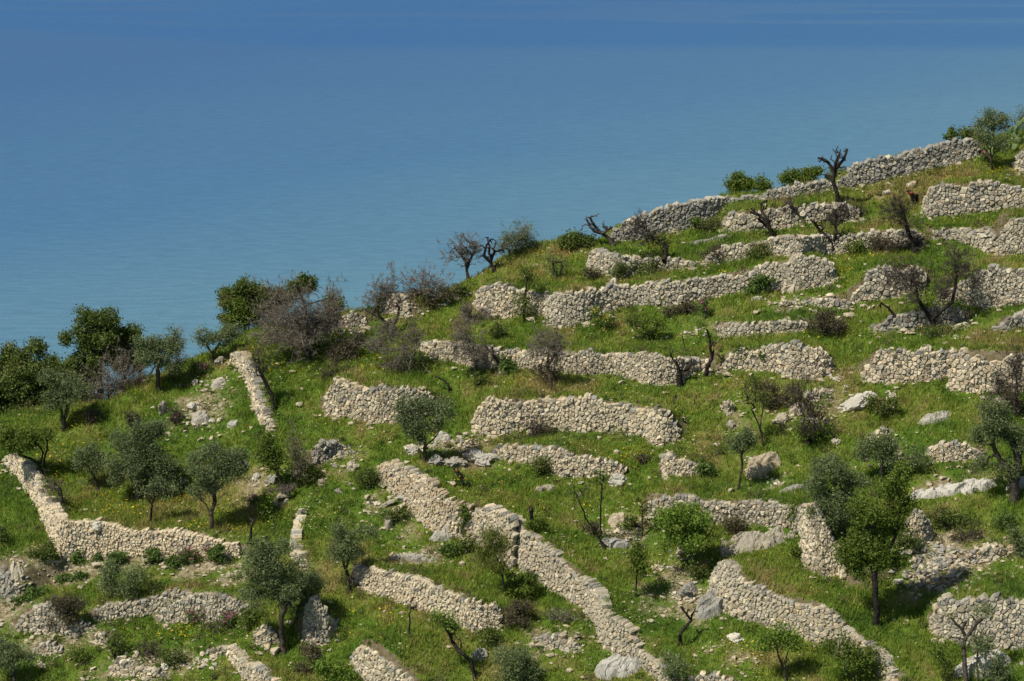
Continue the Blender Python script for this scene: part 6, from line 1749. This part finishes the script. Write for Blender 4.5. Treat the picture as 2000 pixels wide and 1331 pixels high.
 ('dead_grey','dead_tree',D_,'grey dead olive in front of the shadowed wall in the lower right corner',(1890,1340),[(1895,1215,18,14)],dict(trunks=[[(1884,1300),(1882,1262),(1886,1245),(1878,1228),(1866,1218)],[(1884,1250),(1898,1232),(1908,1218),(1918,1210)]],tr=4.6)),
 ('olive','olive_tree',T,'leafy olive tuft on the right limb beside the grey dead olive',(1912,1340),[(1924,1192,20,12),(1912,1255,18,20),(1925,1270,18,16)],dict(trunks=[[(1908,1300),(1910,1262)]],tr=2,dens=.8)),
 ('mid_thin','almond_tree',T,'spindly saplings left of the grey dead olive in the corner',(1850,1342),[(1835,1270,22,26),(1850,1295,20,22)],dict(tr=1.6,dens=1)),
 ('olive','shrub',S_,'grey-green bush at the right of the dead olive in the corner',(1945,1342),[(1945,1310,34,24)],dict(dens=.6)),
 ('dead','dead_tree',D_,'black bent trunk like a hook on the lower right grass',(1326,1262),[(1333,1190,5,4)],dict(trunks=[[(1328,1240),(1338,1225),(1350,1212),(1341,1200),(1333,1190)]],tr=3.4)),
 ('olive','shrub',S_,'grey round bush at the bottom edge left of the bent black trunk',(1325,1342),[(1322,1298,26,28)],dict(dens=.8)),
 ('shrub','shrub',S_,'green bush growing in the top of the bluff wall',(1552,1018),[(1552,1000,13,18)],dict(leafmat='leaf_mid')),
 ('shrub','shrub',S_,'dark scrub on the bluff behind the bright fresh tree',(1437,1045),[(1436,1028,20,18)],dict(leafmat='leaf_burnt')),
 ('shrub','shrub',S_,'small green bush at the foot of the corner wall',(1556,1092),[(1556,1076,10,15)],dict(leafmat='leaf_mid')),
 ('herb','herb_clump',H_,'green herb clump at the end of the small low wall',(1380,932),[(1380,916,18,14)],{}),
 ('olive','shrub',S_,'grey bush cut by the right edge beside the rubble spill',(1992,1085),[(1988,1060,22,34)],dict(dens=.7)),
 ('shrub','shrub',S_,'dark scrub hanging over the earth bank at the right',(1850,1030),[(1835,1008,36,14),(1880,1020,30,10)],dict(dens=.9)),
 ('shrub_brown','shrub',S_,'scrub behind the tilted slab and small stones',(1880,1055),[(1890,1048,36,14)],{}),
 ('shrub','shrub',S_,'small dark bush at the left edge halfway down the slope',(4,1065),[(2,1045,12,24)],{}),
 ('herb','shrub',S_,'leafy weeds around the tiny stump with a grey top',(1045,1036),[(1044,1024,22,12)],dict(leafmat='leaf_mid')),
 ('bare_dark','burnt_shrub',S_,'thin dark shrub on the grass above the standing rock',(345,828),[(335,812,20,16)],dict(dens=.6)),
 ('shrub','shrub',S_,'dark low shrub on the skyline right of the upright olive',(382,722),[(380,716,20,8)],{}),
 ('shrub_brown','shrub',S_,'dull shrub above the biggest olive on the left',(255,832),[(258,818,18,14)],{}),
 ('olive_thin','shrub',S_,'sparse grey shrub on the ridge grass below the sparse olive',(1100,545),[(1090,520,26,24)],dict(dens=.7)),
 ('herb','shrub',S_,'green bushy weeds by the round bastion at the right',(1845,500),[(1700,478,0.1,0.1)],{}),
]
PLANTS.pop()
PLANTS += [
 ('shrub','shrub',S_,'green bush against the long low wall right of the black V-shaped tree',(1672,494),[(1670,482,20,12)],dict(leafmat='leaf_mid')),
 ('shrub_brown','shrub',S_,'grey scrub on top of the long low wall by the feathery tree',(1715,492),[(1716,476,26,14)],{}),
 ('shrub','shrub',S_,'dark bush in front of the ragged low wall, at its gap',(1212,548),[(1212,530,14,16)],dict(dens=.9)),
 ('shrub_brown','shrub',S_,'scrubby bush before the left end of the ragged low wall',(1158,548),[(1156,532,18,14)],{}),
 ('shrub_brown','shrub',S_,'yellowish tall herbs on the bank left of the cream ridge terrace wall',(1392,450),[(1388,440,24,14)],dict(leafmat='leaf_pine')),
 ('shrub','shrub',S_,'dark scrub among the bottom left rubble, below the small stub',(340,1298),[(340,1282,24,14)],dict(dens=.9)),
 ('shrub','shrub',S_,'low green scrub at the far bottom left above the single boulder',(150,1292),[(150,1280,20,12)],dict(leafmat='leaf_mid')),
 ('herb','shrub',S_,'green plants hanging on the wall right of the burnt stumps, left one',(1450,702),[(1450,692,14,9)],{}),
 ('herb','shrub',S_,'green plants hanging on the wall right of the burnt stumps, right one',(1490,702),[(1492,692,18,8)],{}),
 ('shrub_brown','shrub',S_,'dull scrub between the two-trunked olive and the grassy shoulder',(178,826),[(178,812,18,15)],{}),
 ('shrub','shrub',S_,'tall weeds on the earth bank at the right edge above the rubble',(1960,1032),[(1962,1018,24,13)],dict(leafmat='leaf_herb')),
 ('shrub_brown','shrub',S_,'rusty scrub beside the small low wall under the broad middle wall',(1255,905),[(1252,895,16,10)],{}),
 ('shrub','shrub',S_,'dark rounded scrub under the big tree at the rubble spill',(1772,1075),[(1775,1055,24,20)],dict(dens=.8)),
 ('shrub_brown','shrub',S_,'scrub in the gap between the rocks and the two-stemmed sapling',(1160,1045),[(1152,1030,16,14)],{}),
 ('shrub','shrub',S_,'leafy bush low on the slope between the pine and the two-stemmed sapling',(1250,1030),[(1230,1020,14,12)],dict(leafmat='leaf_mid')),
]
def build_plants():
    for i, (kind, name, cat, label, base, crowns, opt) in enumerate(PLANTS):
        grp = {'tree': 'trees on the terraces', 'shrub': 'shrubs on the hillside', 'plant': 'herbs and flowers by the walls',
               'dead tree': 'dead and burnt trees', 'brushwood': 'heaps of cut branches'}[cat]
        plant(i, kind, name, cat, label, base, crowns, group=grp, **opt)
    print('plants', len(PLANTS), 'tris', TREE_TRIS[0])
build_plants()

# ------------------------------------------------------------------ stumps and the prickly pear
def stump(name, label, pts, rads, heart):
    """burnt leaning stump: bark tube with a split, coloured heartwood top"""
    x, y, z = [float(v[0]) for v in hit_ground([pts[0][0]], [pts[0][1]])]
    s = y / FPX
    W = [world_at(px, py, y) for px, py in pts]
    W[0][2] = z - .08
    root = empty(name, (x, y, z))
    tag(root, label, 'stump')
    org = np.array([x, y, z])
    rnd = np.random.default_rng(77)
    def prof(W, rads, k, jag):
        vs, fs = [], []
        for i, (p, r) in enumerate(zip(W, rads)):
            for a in range(k):
                t = a * 2 * math.pi / k
                rr = r * s * (1 + .22 * math.sin(3 * t + i) + rnd.uniform(-.08, .08))
                up = rnd.uniform(-jag, jag) * s if i == len(W) - 1 else 0
                vs.append((p[0] - org[0] + math.cos(t) * rr, p[1] - org[1] + math.sin(t) * rr, p[2] - org[2] + up))
        for i in range(len(W) - 1):
            for a in range(k):
                b = (a + 1) % k
                fs.append((i * k + a, i * k + b, (i + 1) * k + b, (i + 1) * k + a))
        n = len(vs); q = np.mean(vs[-k:], axis=0); vs.append((q[0], q[1], q[2] - rads[-1] * s * .5))
        for a in range(k): fs.append(((len(W) - 1) * k + a, (len(W) - 1) * k + (a + 1) % k, n))
        return vs, fs
    vs, fs = prof(W, rads, 9, 4)
    me = bpy.data.meshes.new('bark'); me.from_pydata(vs, [], fs); me.materials.append(M['bark_burnt'])
    link_mesh('bark', me, root)
    W2 = [W[-2] * .35 + W[-1] * .65, W[-1] + (W[-1] - W[-2]) * .15]
    for w in W2: w[1] -= rads[-1] * s * .45
    vs, fs = prof(W2, [rads[-1] * .75, rads[-1] * .45], 8, 3)
    me = bpy.data.meshes.new('heartwood'); me.from_pydata(vs, [], fs); me.materials.append(heart)
    link_mesh('heartwood', me, root)
stump('burnt_stump', 'thick leaning burnt stump with an orange broken top in the middle grass', [(912,951),(904,938),(896,926),(891,916)], [8, 6.5, 6.5, 5.5], M['orange_heart'])
stump('burnt_stump', 'black charred stump with a red heart near the upper right wall', [(1787,396),(1786,388),(1783,380),(1778,375)], [6, 6, 9, 8], M['red_heart'])
stump('burnt_stump', 'tiny black stump with a grey top on the central slope', [(1038,1032),(1038,1018),(1037,1004),(1037,992)], [4.5, 3.6, 3.6, 5], M['bark_dead'])
plant(601, 'spurge', 'flowering_plant', 'plant', 'yellow flowers at the side of the leaning burnt stump', (900, 948), [(901, 938, 12, 8)], group='herbs and flowers by the walls', dens=2.0)

def cactus(idx, label, px, py, n, ps):
    x, y, z = [float(v[0]) for v in hit_ground([px], [py])]
    s = y / FPX
    rnd = random.Random(idx)
    import bmesh
    bm = bmesh.new()
    bmesh.ops.create_uvsphere(bm, u_segments=12, v_segments=8, radius=1)
    for v in bm.verts:
        v.co = Vector((v.co.x * .46 * (1 + .25 * v.co.z), v.co.y * .085, v.co.z * .62 + .55))
    me = bpy.data.meshes.new('pad'); bm.to_mesh(me); bm.free()
    me.materials.append(M['cactus'])
    me.polygons.foreach_set('use_smooth', [True] * len(me.polygons))
    at = me.attributes.new('tint', 'FLOAT', 'POINT'); at.data.foreach_set('value', [rnd.random() for _ in me.vertices])
    root = empty('prickly_pear', (x, y, z))
    tag(root, label, 'cactus', 'prickly pears at the top right')
    pads = []
    for k in range(n):
        if k < max(3, n // 4):
            p = Vector((rnd.uniform(-1, 1) * ps * s * 1.6, rnd.uniform(-.3, .3), -.05)); tilt = rnd.uniform(-.35, .35)
        else:
            q = rnd.choice(pads[-8:])
            tilt = q[1] + rnd.uniform(-.75, .75); tilt = max(-1.1, min(1.1, tilt))
            p = q[0] + Vector((math.sin(q[1]) * q[2] * 1.05, rnd.uniform(-.06, .06), math.cos(q[1]) * q[2] * 1.05))
        sz = ps * s * rnd.uniform(.75, 1.1)
        o = link_mesh('pad', me, root, p)
        o.scale = (sz, sz, sz)
        o.rotation_euler = (rnd.uniform(-.25, .25), tilt, rnd.uniform(-.8, .8))
        pads.append((p, tilt, sz))
cactus(5, 'prickly pear cactus with large pale pads at the top right edge', 1990, 290, 20, 12)
cactus(6, 'low prickly pear behind the small olive at the top of the climbing wall', 1938, 302, 12, 10)
